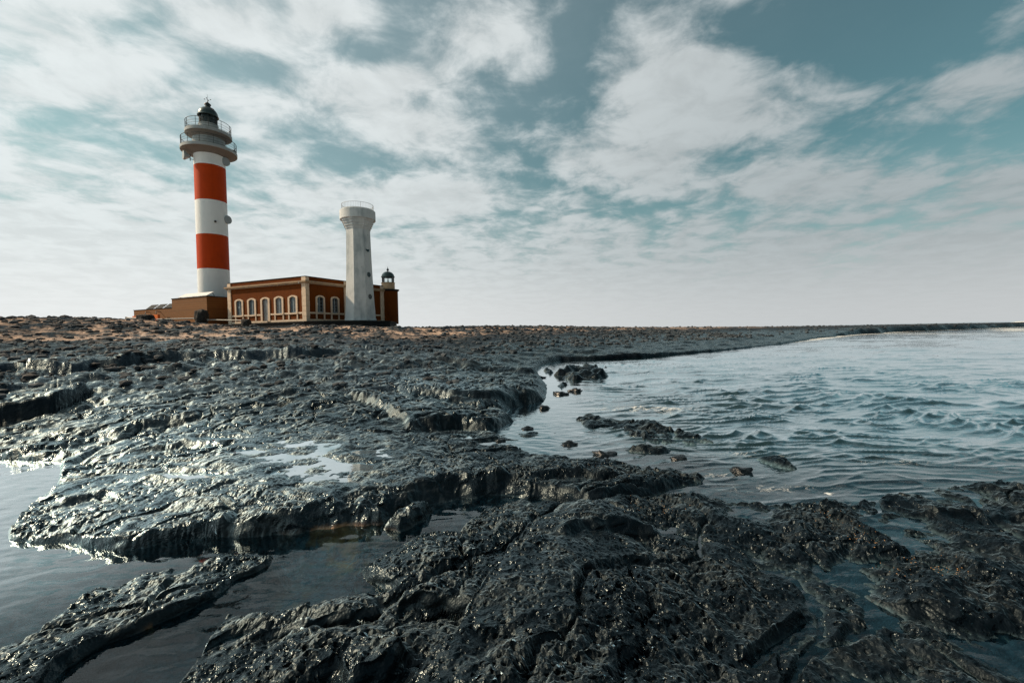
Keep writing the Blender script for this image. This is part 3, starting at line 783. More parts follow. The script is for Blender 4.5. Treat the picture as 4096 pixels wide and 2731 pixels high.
# ------------------------------------------------------------------ grid: finer near the shore where the photographer stood
QUAL = 1.0
def cumgrid(edges_fn, lo, hi, n=20000):
    t = np.linspace(lo, hi, n); c = np.concatenate([[0], np.cumsum(edges_fn((t[1:]+t[:-1])/2)*np.diff(t))])
    N = int(c[-1]); return np.interp(np.linspace(0, c[-1], N), c, t)
rr = cumgrid(lambda r: QUAL*(437*1.55*2.0/np.maximum(r, 1.5)**2*np.where(r < 1.5, (r/1.5)**2, 1)+70/np.maximum(r, 2.)), .25, 330)
azd = cumgrid(lambda a: QUAL*437*.62*(1+1/np.cos(np.clip(a, -.93, .93))**2), rad(-56), rad(56))
azs = np.concatenate([azd, np.linspace(rad(56), rad(304), 90)[1:-1]])
NR, NA = len(rr), len(azs)
AZ, RRm = np.meshgrid(azs.astype(np.float32), rr.astype(np.float32))
AZw = np.where(AZ > np.pi, AZ-2*np.pi, AZ)
GXw = RRm*np.sin(AZ); GYw = RRm*np.cos(AZ)
cell = np.gradient(rr).astype(np.float32)[:, None]
LR = np.log(RRm)
print('grid', NR, NA)
def lod(wl):                                  # fade out what the local mesh cannot carry
    return sst(1.2, 3.0, wl/np.minimum(cell, RRm*.0022*4))
def rows(wl):                                 # rows where such a wavelength shows
    k = np.where(lod(wl).max(axis=1) > 0.001)[0]
    return slice(0, (k.max()+1) if len(k) else 0)

# warp for natural outlines
wamp = np.clip(RRm*.014, .03, 1.0)
wx = wamp*(fbm(GXw/wamp/9, GYw/wamp/9, 3, 1)); wy = wamp*(fbm(GXw/wamp/9+50, GYw/wamp/9, 3, 2))
WX = GXw+wx; WY = GYw+wy

floor = -.30+.15*sst(.8, 2.0, GXw)*sst(6.5, 4.5, RRm)-.9*sst(5, 16, RRm)-1.6*sst(14, 60, RRm)+.06*fbm(GXw*1.3, GYw*1.3, 3, 5)
sL = sdf(LAND, WX, WY)
hL = TL(AZw, LR)
hL = np.clip(hL, -.3, 4.6)

near = slice(0, int(np.searchsorted(rr, 45)))
LX_ = WX+np.clip(RRm*.02, .05, .4)*fbm(GXw*.6, GYw*.6, 2, 8); LY_ = WY+np.clip(RRm*.02, .05, .4)*fbm(GXw*.6+20, GYw*.6, 2, 9)
def ledge(h, pts, H, back, w, zref=.5, front=0.0):
    """a low scarp facing the camera along a line; the step dies away behind it"""
    P = [tuple(vz(a, b, z)[:2]) for a, b, z in pts]; w = w*2.2; H = H*.55; front = front*.8
    xs, ys = LX_[near], LY_[near]
    d, s, t = sd_line(P, xs, ys)
    q = d*s
    endf = sst(0, .12, t)*sst(0, .12, 1-t)
    up = sst(-w*.5, w*.5, q)*np.exp(-np.maximum(q, 0)/back)
    dn = -front*np.exp(-(np.minimum(q, 0)/(back*.5))**2)*(1-sst(-w*.5, w*.5, q))
    h[near] += (H*up+dn)*endf
# line direction left-to-right in the picture puts the far side on the left (positive)
ledge(hL, [(-200, 895, .62), (0, 876, .66), (150, 872, .66), (350, 852, .66), (520, 845, .66), (700, 838, .66), (800, 826, .7)], .60, 4.0, .16, front=.16)
ledge(hL, [(380, 852, .66), (500, 838, .7), (600, 836, .7)], .16, 1.5, .3)
ledge(hL, [(-120, 950, .40), (0, 946, .42), (90, 938, .42), (170, 924, .44), (230, 908, .46)], .46, 2.5, .06, front=.22)
ledge(hL, [(-100, 975, .40), (10, 968, .42), (70, 962, .42)], .10, 1.0, .08, front=.05)
ledge(hL, [(240, 985, .38), (400, 950, .45), (560, 925, .50), (700, 902, .5)], .10, 1.2, .12, front=.05)
ledge(hL, [(20, 1018, .25), (160, 1000, .30), (330, 965, .40), (520, 940, .45)], .10, .8, .10, front=.06)
ledge(hL, [(-50, 1042, .16), (60, 1035, .18), (160, 1015, .25)], .12, .7, .07, front=.04)
ledge(hL, [(180, 1058, .12), (300, 1030, .22), (420, 1005, .28), (560, 985, .34)], .07, .6, .08, front=.04)
ledge(hL, [(380, 1005, .30), (440, 996, .32), (510, 994, .33)], .10, .6, .06, front=.08)
ledge(hL, [(820, 908, .42), (900, 900, .42), (970, 905, .42), (1050, 912, .40), (1120, 908, .4), (1200, 898, .4), (1240, 885, .4)], .24, 1.8, .12, front=.06)
ledge(hL, [(740, 888, .5), (830, 880, .5), (900, 872, .5)], .18, 1.2, .15, front=.05)
ledge(hL, [(1000, 925, .3), (1100, 928, .28), (1180, 925, .2), (1250, 918, .1)], .14, 1.0, .08, front=.05)
ledge(hL, [(800, 908, .40), (850, 925, .36), (900, 940, .36), (940, 962, .34), (980, 985, .2)], .16, 1.2, .10, front=.10)
ledge(hL, [(930, 985, .25), (1000, 975, .2), (1100, 975, .16), (1180, 968, .1)], .10, .6, .08, front=.0)
ledge(hL, [(880, 845, .6), (1000, 838, .6), (1120, 845, .5), (1230, 855, .4)], .25, 3, .3, front=.05)
ledge(hL, [(560, 812, .9), (700, 806, .9), (830, 812, .9), (960, 800, .9)], .28, 4, .5, front=.05)
ledge(hL, [(110, 1150, .16), (200, 1128, .18), (280, 1108, .2)], .09, .5, .06, front=.05)
ledge(hL, [(1010, 1088, .30), (1060, 1078, .30), (1150, 1088, .28)], .12, .5, .06, front=.06)
ledge(hL, [(1090, 1108, .16), (1170, 1085, .22), (1250, 1082, .25), (1330, 1062, .3), (1440, 1082, .22)], .10, .5, .07, front=.05)
ledge(hL, [(480, 1238, .1), (530, 1180, .25), (560, 1130, .32), (520, 1105, .33)], .05, .4, .05, front=.07)

wL = .10+.7*sst(-3, -1, GXw)*sst(8.5, 10.5, RRm)*sst(22, 18, RRm)+.28*sst(-2.6, -1.8, GXw)*(RRm < 9)+.045*np.clip(RRm-7, 0, 10)+np.clip(RRm-20, 0, 200)*.02
SL = sst(-wL*.9, wL*.45, sL)
H = floor+(hL-floor)*SL
lab = np.zeros(H.shape, np.int8)
top = H.copy()
def merge(poly, hts, w, label, sl=near, keep=True):
    s = sdf(poly, WX[sl], WY[sl])
    S = sst(-w*.9, w*.45, s)
    h = floor[sl]+(hts-floor[sl])*S
    m = h > H[sl]
    H[sl] = np.where(m, h, H[sl])
    if label: lab[sl] = np.where(s > -.16, label, lab[sl])
    return s
hC = TC_(AZw[near], LR[near]); hC = np.clip(hC, -.2, .5)
east_ = sst(.5, 1.8, GXw[near])
hC = hC*(1-east_)+east_*np.clip(.40*hC+.003, -.02, .036)
xs, ys = WX[near], WY[near]
def ledgeC(h, pts, Hh, back, w, front=0.0):
    P = [tuple(vz(a, b, z)[:2]) for a, b, z in pts]
    d, s, t = sd_line(P, xs, ys); q = d*s; endf = sst(0, .12, t)*sst(0, .12, 1-t)
    up = sst(-w*.5, w*.5, q)*np.exp(-np.maximum(q, 0)/back)
    dn = -front*np.exp(-(np.minimum(q, 0)/(back*.5))**2)*(1-sst(-w*.5, w*.5, q))
    h += (Hh*up+dn)*endf
ledgeC(hC, [(960, 1480, .3), (1040, 1420, .32), (1090, 1340, .3), (1150, 1270, .25), (1240, 1215, .2)], -.07, .5, .05, front=-.05)
ledgeC(hC, [(900, 1378, .14), (1000, 1345, .24), (1100, 1330, .3)], .05, .3, .04, front=.05)
ledgeC(hC, [(560, 1470, .05), (680, 1430, .1), (800, 1405, .14), (880, 1385, .12)], .05, .3, .05, front=.02)
ledgeC(hC, [(780, 1560, .2), (880, 1500, .26), (930, 1440, .26)], .08, .35, .06, front=.08)
ledgeC(hC, [(1280, 1240, .2), (1350, 1190, .25), (1420, 1178, .25), (1530, 1190, .2)], .09, .5, .12, front=.02)
ledgeC(hC, [(1960, 1335, .08), (2080, 1380, .10), (2200, 1410, .10), (2352, 1415, .1)], .05, .5, .10, front=.03)
ledgeC(hC, [(1700, 1480, .15), (1780, 1420, .12), (1850, 1400, .08)], .06, .3, .06, front=.04)
ledgeC(hC, [(2000, 1185, .0), (2120, 1178, .06), (2240, 1176, .1), (2400, 1185, .1)], .05, .6, .08, front=.0)
und = (.055*fbm(xs*1.3, ys*1.3, 4, 31)+.03*ridged(xs*2.2, ys*1.2, 3, 35)-.022)*sst(-.2, 1.6, GXw[near])
und += .03*fbm(xs*1.1+9, ys*1.1, 3, 33)
sC = merge(FORE, hC+und, .14, 0)
bk, ft = vz(350, 1312), vz(400, 1440)
tb = (xs-bk[0])*.69-(ys-bk[1])*.72; tf = (ft[0]-bk[0])*.69-(ft[1]-bk[1])*.72
hB = .008+.095*np.clip(tb/tf, 0, 1.1)+.025*fbm(xs*1.5, ys*1.5, 3, 41)
sB = merge(SLAB, hB, .13, 1)
sD = merge(STONE_D, .09+.05*fbm(xs*4, ys*4, 2, 43), .12, 2)
low = .16*fbm(xs*.9, ys*.9, 4, 47)+.04
merge(REEF, .0+low*.75, .6, 3); merge(REEF2, .0+low*.6, .35, 4); merge(REEF3, -.03+low*.6, .35, 5); merge(REEF4, .03+low*.7, .35, 6)
for i, (_, p, h) in enumerate(SEAROCKS):
    merge(p, h*.28+h*.8*fbm(xs*1.1, ys*1.1, 2, 51), .9, 7+i)
land = sst(-.25, .02, H)                       # 0 deep under water .. 1 on rock

# puddles left on the shelf: level, flat bottomed hollows
PUD = [(725, 1050, 170, 46, .195), (500, 1010, 75, 7, .185), (560, 1040, 50, 7, .18), (440, 1092, 90, 9, .155), (1045, 1001, 70, 8, .03), (880, 1040, 80, 12, .215)]
pud_obj = []
calm = np.ones(H.shape, np.float32)
for (vx, vy, rx, ry, z0) in PUD:
    c = vz(vx, vy, z0); a = vz(vx+rx, vy, z0)-c; b = vz(vx, vy-ry, z0)-c
    A = np.linalg.inv(np.array([a[:2], b[:2]]).T)
    dx, dy = GXw[near]-c[0], GYw[near]-c[1]
    q = np.sqrt((A[0, 0]*dx+A[0, 1]*dy)**2+(A[1, 0]*dx+A[1, 1]*dy)**2)
    q = q+.22*fbm(GXw[near]*2.5, GYw[near]*2.5, 4, 61)
    f = 1-sst(.95, 1.9, q)
    tgt = z0-.004+.034*fbm(GXw[near]*1.6, GYw[near]*2.2, 5, 63, .6)+.06*sst(.6, 1.25, q)
    H[near] = H[near]*(1-f)+tgt*f
    rim = np.exp(-((q-1.2)/.16)**2)
    H[near] += rim*np.maximum(0, z0+.03-H[near])
    calm[near] *= 1-.75*f
    pud_obj.append((c, a, b))

# ------------------------------------------------------------------ rock detail
base = H.copy()
def gr_(a):
    g = np.zeros(a.shape, np.float32); g[1:-1] = (a[2:]-a[:-2])/(rr[2:]-rr[:-2]).astype(np.float32)[:, None]; return g
inl = sst(9, 20, RRm)                          # 0 wave-washed shelf, 1 loose rubble inland
g_az = rad(38)-rad(30)*sst(-1.5, 2.5, GXw)
rot_c, rot_s = np.cos(g_az), np.sin(g_az)
gx = GXw*np.cos(rad(36))-GYw*np.sin(rad(36)); gl = GXw*np.sin(rad(36))+GYw*np.cos(rad(36))   # across and along the grain of the flow
qx = gx+.25*fbm(GXw*.9, GYw*.9, 3, 71); ql = gl+.25*fbm(GXw*.9+30, GYw*.9, 3, 72)
det = np.zeros(H.shape, np.float32)
sn = slice(0, int(np.searchsorted(rr, 60)))
def S_(a): return a[sn]
flow = ridged(S_(qx)*1.15, S_(ql)*.34, 3, 73)-.9
det[sn] += .035*flow
det[sn] += .030*fbm(S_(GXw)*1.8, S_(GYw)*1.8, 3, 77)
step = fbm(S_(qx)*.7, S_(ql)*.28, 3, 79)*2.2                  # terraces
fr = step-np.floor(step)
det[sn] += .035*(sst(.0, .22, fr)-fr)
c1 = np.abs(perlin(S_(qx)*.85, S_(ql)*.30, 81)); c2 = np.abs(perlin(S_(qx)*.45+5, S_(ql)*.8, 83))
det[sn] -= .07*(1-sst(0, .055, c1))+.05*(1-sst(0, .035, c2))
def octave(wl, amp, fn):
    k = rows(wl)
    if k.stop == 0: return
    x, y = GXw[k], GYw[k]
    if wl < .3:
        x = x+.012*perlin(x*9, y*9, 5); y = y+.012*perlin(x*9+7, y*9, 6)
    det[k] += amp*lod(wl)[k]*fn(x/wl, y/wl)
patch = .45+.75*sst(-.35, .45, fbm(GXw*.8+3, GYw*.8, 3, 91))   # rough and smoother patches of rock
def knob(s):
    def f(x, y):
        d, rv = worley(x, y, s); return (.62-d)*(.4+.9*rv)
    return f
def pits(s):
    def f(x, y):
        d, rv = worley(x, y, s); return -(1-sst(.12, .38, d))*(rv > .45)
    return f
d0 = det.copy(); det[:] = 0
octave(1.1, .05, lambda x, y: knob(99)(x, y)*sst(7, 12, RRm[rows(1.1)])); octave(.55, .018, knob(101)); octave(.26, .018, knob(103)); octave(.13, .018, knob(105)); octave(.065, .015, knob(107)); octave(.034, .010, knob(109)); octave(.018, .0055, knob(110))
octave(.16, .024, pits(111)); octave(.075, .028, pits(113)); octave(.045, .020, pits(115))
octave(.10, .010, lambda x, y: fbm(x, y, 3, 117)); octave(.3, .014, lambda x, y: ridged(x, y, 3, 119)-1)
det = d0+det*patch
det = (det-np.median(det[:int(np.searchsorted(rr, 8))]))*(.9+.8*sst(6, 16, RRm))
# inland: loose stones of many sizes
stones = np.zeros(H.shape, np.float32)
for wl, amp, s in ((2.6, .10, 121), (1.3, .10, 123), (.65, .085, 125), (.34, .07, 127)):
    k = rows(wl*1.4)
    d, rv = worley(GXw[k]/wl, GYw[k]/wl, s)
    prof = np.clip(1-(d/(.30+.40*rv))**2, 0, 1)**.8
    stones[k] += amp*prof*(rv > .35)*lod(wl)[k]*(.6+.6*rv)
stones += .10*fbm(GXw*.5, GYw*.5, 4, 131)
stones += .20*fbm(GXw*.09, GYw*.09, 2, 133)*sst(14, 30, RRm)*(1-.8*sst(34, 46, RRm))
shore = sst(0, 6, sL)
det = det*(1-.55*inl)+stones*inl*(.55+.45*shore)
gb = np.abs(gr_(base))+np.abs(np.gradient(base, axis=1))/np.maximum(RRm*.0015, 1e-3)*.7
det = det*(1-.75*sst(.5, 1.5, gb))
H = H+det*(.35+.65*land)*calm
low_ground = 1-sst(.02, .16, stones)

# terrace under the house is level, so keep stones low next to it
lx = (GXw-HN[0])*hx[0]+(GYw-HN[1])*hx[1]; ly = (GXw-HN[0])*hy[0]+(GYw-HN[1])*hy[1]
# undercut and ragged scarps: the foot of a camera-side scarp lies further back than its lip
def gr(a):
    g = np.zeros(a.shape, np.float32); g[1:-1] = (a[2:]-a[:-2])/(rr[2:]-rr[:-2]).astype(np.float32)[:, None]; return g
PX, PY = GXw.copy(), GYw.copy()
sC_ = np.full(H.shape, -9., np.float32); sC_[near] = sC
sB_ = np.full(H.shape, -9., np.float32); sB_[near] = sB
shift = np.zeros(H.shape, np.float32)
for s_, w_, am in ((sL, wL, .02+.12*(1-sst(-3.4, -1.6, GXw))), (sC_, .14, .10), (sB_, .13, .14)):
    fr_ = np.clip((s_+w_*.9)/(w_*1.35), 0, 1)
    face = sst(.2, .8, gr(s_))
    shift = np.maximum(shift, am*face*np.exp(-((fr_-.30)/.22)**2)*(fr_ > 0)*(RRm < 14))
steep = sst(.5, 1.6, np.abs(gr(H)))*(RRm < 30)
PX = PX+steep*.035*perlin(GXw*6+H*11, GYw*6-H*9, 301)+shift*np.sin(AZ)
PY = PY+steep*.035*perlin(GXw*6-H*10+9, GYw*6+H*11, 302)+shift*np.cos(AZ)

inside = sst(-2.0, -.5, lx+15.6+0*ly)*sst(-1.5, -.2, ly+1.1)*(1-sst(7, 8, lx))*(1-sst(17, 19, ly))
H = np.where(inside > .5, np.minimum(H, 3.3), H)

# what the surface is made of
n1 = fbm(GXw*.22, GYw*.22, 4, 141); n2 = fbm(GXw*1.1, GYw*1.1, 4, 143)
wet = 1-sst(.75, 1.35, base+.30*n1+.10*n2)
wet = wet*(1-.75*sst(.45, .62, base+.12*n1)*sst(-.5, -3, GXw)*sst(6.5, 9, RRm))
ridgeband = sst(1.25, 2.2, base+.25*n1)
sand = ridgeband*low_ground*sst(-.55, .35, n1+.6*n2)*(.25+.75*sst(24, 40, RRm))
nearhouse = np.exp(-((lx+2)/40)**4)*np.exp(-((ly+9)/9.5)**2)*sst(-.6, .2, n1+.5*n2)
sand = np.clip(sand+nearhouse*low_ground*1.1, 0, 1)*sst(1.3, 2.1, base)
algae = np.zeros(H.shape, np.float32)
def blob(vx, vy, rx, ry, s):
    c = vz(vx, vy, -.2); a = vz(vx+rx, vy, -.2)-c; b = vz(vx, vy-ry, -.2)-c
    A = np.linalg.inv(np.array([a[:2], b[:2]]).T); dx, dy = GXw-c[0], GYw-c[1]
    return s*np.exp(-((A[0, 0]*dx+A[0, 1]*dy)**2+(A[1, 0]*dx+A[1, 1]*dy)**2))
for b in ((770, 1262, 95, 26, .9), (690, 1375, 60, 42, .55), (800, 1290, 45, 16, .6), (340, 1508, 30, 10, .55), (530, 1262, 30, 10, .6), (840, 1335, 20, 25, .7), (640, 1470, 20, 15, .35), (720, 1250, 60, 12, .5)):
    algae += blob(*b)
algae = np.clip(algae*sst(-.15, .35, fbm(GXw*5, GYw*5, 4, 151)+.15), 0, 1)*(1-sst(-.04, .04, H))
gloss = np.clip(blob(430, 1120, 430, 105, 1.0)+blob(1000, 955, 160, 30, .35)+blob(600, 920, 750, 75, .20)+blob(150, 1190, 150, 80, .5), 0, 1)
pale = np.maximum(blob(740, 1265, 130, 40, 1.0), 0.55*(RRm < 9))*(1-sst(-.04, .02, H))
ochre = 0*algae
for b in ((1880, 1240, 60, 14, .7), (1990, 1290, 40, 30, .8), (2130, 1370, 90, 26, 1.0), (1500, 1215, 80, 20, .5), (1380, 1135, 40, 10, .3)):
    ochre += blob(*b)

# ------------------------------------------------------------------ materials of the shore and the water
def attr(t, n): return nd(t, 'ShaderNodeAttribute', attribute_name=n).outputs['Fac']
ROCK, t, p = newmat('basalt_shore')
tc = nd(t, 'ShaderNodeTexCoord').outputs['Object']
wetf = attr(t, 'wet'); sandf = attr(t, 'sand'); algf = attr(t, 'algae'); palf = attr(t, 'pale')
nA = noise(t, tc, 3.0, 6, .6); nB = noise(t, tc, 22.0, 5, .65); nC = noise(t, tc, .35, 4, .5)
wetc = mixc(t, smooth(t, nA, .35, .7), (.0018, .0034, .0054), (.0052, .0094, .0138))
dryc = mixc(t, smooth(t, nB, .3, .7), (.010, .018, .027), (.062, .088, .114))
dryc = mixc(t, smooth(t, nC, .4, .65, 0, .5), dryc, (.045, .054, .055))
c = mixc(t, wetf, dryc, wetc)
sandc = mixc(t, smooth(t, nB, .3, .75), (.42, .31, .24), (.62, .47, .375))
c = mixc(t, sandf, c, sandc)
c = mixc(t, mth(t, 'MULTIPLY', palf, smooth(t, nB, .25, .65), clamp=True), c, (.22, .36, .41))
c = mixc(t, algf, c, (.80, .38, .13))
t.links.new(c, p.inputs['Base Color'])
nR = noise(t, tc, 2.2, 6, .62, .4)
wr = mth(t, 'ADD', smooth(t, nR, .42, .60, .13, .46), mth(t, 'MULTIPLY', nB, .10))
t.links.new(mth(t, 'ADD', mth(t, 'MULTIPLY', wetf, wr), mth(t, 'MULTIPLY', mth(t, 'SUBTRACT', 1.0, wetf), .78)), p.inputs['Roughness'])
p.inputs['Specular IOR Level'].default_value = .0
b1 = nd(t, 'ShaderNodeBump', {'Strength': .45, 'Distance': .012, 'Height': noise(t, tc, 30, 4, .55)})
vo = nd(t, 'ShaderNodeTexVoronoi', {'Vector': tc, 'Scale': 62.0}, feature='SMOOTH_F1')
vo.inputs['Smoothness'].default_value = .3
b0 = nd(t, 'ShaderNodeBump', {'Strength': .55, 'Distance': .07, 'Height': noise(t, tc, 6.0, 3, .5, .3)})
b1.inputs['Normal'].default_value = (0, 0, 0)
t.links.new(b0.outputs[0], b1.inputs['Normal'])
b2 = nd(t, 'ShaderNodeBump', {'Strength': .35, 'Distance': .008, 'Height': vo.outputs[0], 'Normal': b1.outputs[0]})
t.links.new(b2.outputs[0], p.inputs['Normal'])
# a film of sea water over the wet rock
film = nd(t, 'ShaderNodeBsdfGlossy', {'Color': (.78, .95, 1, 1), 'Roughness': wr, 'Normal': b2.outputs[0]})
f0 = nd(t, 'ShaderNodeFresnel', {'IOR': 1.42, 'Normal': b2.outputs[0]}).outputs[0]
kk = mth(t, 'ADD', mth(t, 'MULTIPLY', wetf, .35), mth(t, 'MULTIPLY', attr(t, 'gloss'), 2.5))
fp = mth(t, 'SUBTRACT', 1.0, mth(t, 'POWER', mth(t, 'SUBTRACT', 1.0, f0), kk))
ms = nd(t, 'ShaderNodeMixShader', {0: fp, 1: p.outputs[0], 2: film.outputs[0]})
t.links.new(ms.outputs[0], next(n for n in t.nodes if n.bl_idname == 'ShaderNodeOutputMaterial').inputs[0])

def water_mat(name, shallow_tint=(.60, .80, .85), deep=(.012, .036, .042), ripple=(26.0, 9.0), rs=.10, rd=.012, chop=0.0, gain=5.0):
    m = bpy.data.materials.new(name); m.use_nodes = True; t = m.node_tree; t.nodes.clear()
    tc = nd(t, 'ShaderNodeTexCoord').outputs['Object']
    rv = nd(t, 'ShaderNodeVectorRotate', {'Vector': tc, 'Angle': rad(-18)}, rotation_type='Z_AXIS').outputs[0]
    v = vmth(t, 'MULTIPLY', rv, (.45, 1.0, 1.0))
    h1 = noise(t, v, ripple[0], 3, .5, .6); h2 = noise(t, v, ripple[1], 4, .55, .5)
    op = attr(t, 'open')
    hh = mth(t, 'ADD', h1, mth(t, 'MULTIPLY', h2, 2.0))
    b = nd(t, 'ShaderNodeBump', {'Strength': mth(t, 'ADD', rs, mth(t, 'MULTIPLY', op, chop)), 'Distance': rd*3, 'Height': hh})
    gl = nd(t, 'ShaderNodeBsdfGlossy', {'Color': (.92, .98, 1, 1), 'Roughness': .03, 'Normal': b.outputs[0]})
    tr = nd(t, 'ShaderNodeBsdfTransparent', {'Color': shallow_tint+(1,)})
    df = nd(t, 'ShaderNodeBsdfDiffuse', {'Color': deep+(1,), 'Normal': b.outputs[0]})
    dp = attr(t, 'deep')
    body = nd(t, 'ShaderNodeMixShader', {0: dp, 1: tr.outputs[0], 2: df.outputs[0]})
    f0 = nd(t, 'ShaderNodeFresnel', {'IOR': 1.33, 'Normal': b.outputs[0]}).outputs[0]
    fr = mth(t, 'SUBTRACT', 1.0, mth(t, 'POWER', mth(t, 'SUBTRACT', 1.0, f0), mth(t, 'ADD', 1.0, mth(t, 'MULTIPLY', attr(t, 'sheen'), gain-1.0)) if chop else gain))
    mx = nd(t, 'ShaderNodeMixShader', {0: fr, 1: body.outputs[0], 2: gl.outputs[0]})
    fo = attr(t, 'foam')
    fn = noise(t, vmth(t, 'MULTIPLY', rv, (.6, 1.2, 1)), 3.2, 7, .65, .8)
    fm = smooth(t, mth(t, 'SUBTRACT', mth(t, 'MULTIPLY', fo, .075), mth(t, 'ABSOLUTE', mth(t, 'SUBTRACT', fn, .5))), .0, .035)
    fd = nd(t, 'ShaderNodeBsdfDiffuse', {'Color': (.78, .82, .82, 1)})
    mf = nd(t, 'ShaderNodeMixShader', {0: fm, 1: mx.outputs[0], 2: fd.outputs[0]})
    nd(t, 'ShaderNodeOutputMaterial', {0: mf.outputs[0]})
    return m
SEA = water_mat('sea_water', ripple=(13.0, 4.2), rs=.05, rd=.012, chop=.17, gain=5.0)
POOLW = water_mat('pool_water', ripple=(14.0, 5.0), rs=.02, rd=.008, gain=7.0)

def grid_object(name, X, Y, Z, quad, mats, attrs, smoothf=True):
    """mesh from the kept quads of a grid (quad: boolean per cell)"""
    nr, na = X.shape
    q = np.argwhere(quad)
    i, j = q[:, 0], q[:, 1]; j2 = (j+1) % na
    F = np.stack([i*na+j, i*na+j2, (i+1)*na+j2, (i+1)*na+j], 1)
    used, invx = np.unique(F.ravel(), return_inverse=True)
    co = np.stack([X.ravel()[used], Y.ravel()[used], Z.ravel()[used]], 1).astype(np.float32)
    n = len(F)
    me = bpy.data.meshes.new(name)
    me.vertices.add(len(co)); me.vertices.foreach_set('co', co.ravel())
    me.loops.add(4*n); me.loops.foreach_set('vertex_index', invx.astype(np.int32))
    me.polygons.add(n)
    me.polygons.foreach_set('loop_start', np.arange(0, 4*n, 4, dtype=np.int32))
    me.polygons.foreach_set('loop_total', np.full(n, 4, np.int32))
    me.polygons.foreach_set('use_smooth', np.full(n, True) if smoothf is True else smoothf[i, j])
    me.update(calc_edges=True)
    for k, a in attrs.items():
        at = me.attributes.new(k, 'FLOAT', 'POINT'); at.data.foreach_set('value', a.ravel()[used].astype(np.float32))
    me.materials.append(mats)
    o = bpy.data.objects.new(name, me); COL.objects.link(o)
    return o
SMO = (gb[:-1] > .8) | (H[:-1] < -.05) | (RRm[:-1] > 14)
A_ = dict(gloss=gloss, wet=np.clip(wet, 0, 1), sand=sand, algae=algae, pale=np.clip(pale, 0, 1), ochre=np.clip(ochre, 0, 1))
ql_ = lab[:-1]; cells = lab[:-1].copy()
nxt = np.roll(lab, -1, axis=1)
same = (lab[:-1] == lab[1:]) & (nxt[:-1] == nxt[1:]) & (lab[:-1] == nxt[:-1])
cells = np.where(same, lab[:-1], 0)
# cells wholly under deep water far out need no bed
Hmax = np.maximum(np.maximum(H[:-1], H[1:]), np.roll(np.maximum(H[:-1], H[1:]), -1, axis=1))
keep = (Hmax > -1.0) | (RRm[:-1] < 60)
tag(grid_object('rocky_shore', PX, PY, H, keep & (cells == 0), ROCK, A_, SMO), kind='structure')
ROCKT = {1: ('rock_slab', 'long flat black wet rock slab lying in the pool at the lower left corner', 'rock', None),
         2: ('rock', 'small pointed black rock alone in the pool at the foot of the big shelf', 'rock', None),
         3: ('reef_rock', 'long low black reef awash in the sea right of the big shelf', 'rock', None),
         4: ('reef_rock', 'thin flat rock barely above water in the inlet beside the shelf', 'rock', None),
         5: ('reef_rock', 'dark wave washed rock farthest right in the shallow sea', 'rock', None),
         6: ('reef_rock', 'small half sunk rock between the long reef and the shelf', 'rock', None),
         7: ('sea_rock', 'largest black boulder cluster standing in the bay near the far shore', 'rock', None),
         8: ('sea_rock', 'low rock in the bay touching the shore left of the largest boulder cluster', 'rock', None),
         9: ('sea_rock', 'low rock in the bay in front of the largest boulder cluster', 'rock', None),
         10: ('sea_rock', 'tiny rock in the bay behind the right end of the largest boulder cluster', 'rock', None)}
for k, (nm, lb, ct, gp) in ROCKT.items():
    if (cells == k).any():
        tag(grid_object(nm, PX, PY, H, keep & (cells == k), ROCK, A_, SMO), lb, ct, gp)

# ------------------------------------------------------------------ sea
r2 = cumgrid(lambda r: 437*1.4*1.8/np.maximum(r, 2.0)**2+90/np.maximum(r, 2.)+0*r, .3, 6000, 60000)
r2 = np.concatenate([r2, [12000.]])
a2 = np.concatenate([np.linspace(rad(-57), rad(57), 1000), np.linspace(rad(57), rad(303), 60)[1:-1]])
A2, R2 = np.meshgrid(a2.astype(np.float32), r2.astype(np.float32))
SX = R2*np.sin(A2); SY = R2*np.cos(A2)
c2_ = np.gradient(r2).astype(np.float32)[:, None]
def lod2(wl): return sst(1.5, 4.0, wl/np.minimum(c2_, R2*(.01+.0005*np.clip(R2-28, 0, 400))))
dsea = -sdf(LAND, SX, SY)
nr_ = slice(0, int(np.searchsorted(r2, 45)))
dn_ = np.full(SX.shape, 50., np.float32); dn_[nr_] = -sdf(FORE, SX[nr_], SY[nr_])
for pl_ in (SLAB,): dn_[nr_] = np.minimum(dn_[nr_], -sdf(pl_, SX[nr_], SY[nr_]))
dmin = np.minimum(dsea, dn_)
east = sst(-.5, 1.6, SX-.12*SY)
opn = np.clip(sst(.1, 3.2, dmin)*.8+.2, 0, 1)*east*sst(2.6, 4.6, R2)
opn = np.clip(opn+sst(30, 60, R2)*.2, 0, 1)
wvx = SX*np.cos(rad(12))+SY*np.sin(rad(12)); wvy = -SX*np.sin(rad(12))+SY*np.cos(rad(12))
wvx = wvx+.6*perlin(SX*.3, SY*.3, 3); wvy = wvy+.5*perlin(SX*.35, SY*.35, 4)
zw = np.zeros(SX.shape, np.float32)
for wl, amp, s in ((4.2, .045, 201), (2.1, .055, 203), (1.05, .055, 205), (.55, .080, 207), (.28, .058, 209), (.14, .012, 211)):
    n_ = perlin(wvx/wl*.36, wvy/wl, s)
    zw += amp*lod2(wl)*(np.clip(1-1.9*np.abs(n_), 0, 1)**2*sst(-.5, .4, perlin(wvx/wl*.22+7, wvy/wl*.35, s+1))-.25)
zw = zw*opn
zw += (1-opn)*(.0035*perlin(SX*5, SY*9, 221)*lod2(.15)+.003*perlin(SX*2.2+4, SY*3, 223))
Ti = TL(np.where(A2 > np.pi, A2-2*np.pi, A2)[nr_], np.log(R2)[nr_])
deep = sst(.25, 2.2, np.minimum(dsea, dn_))*sst(-1.0, 1.5, SX-.1*SY)
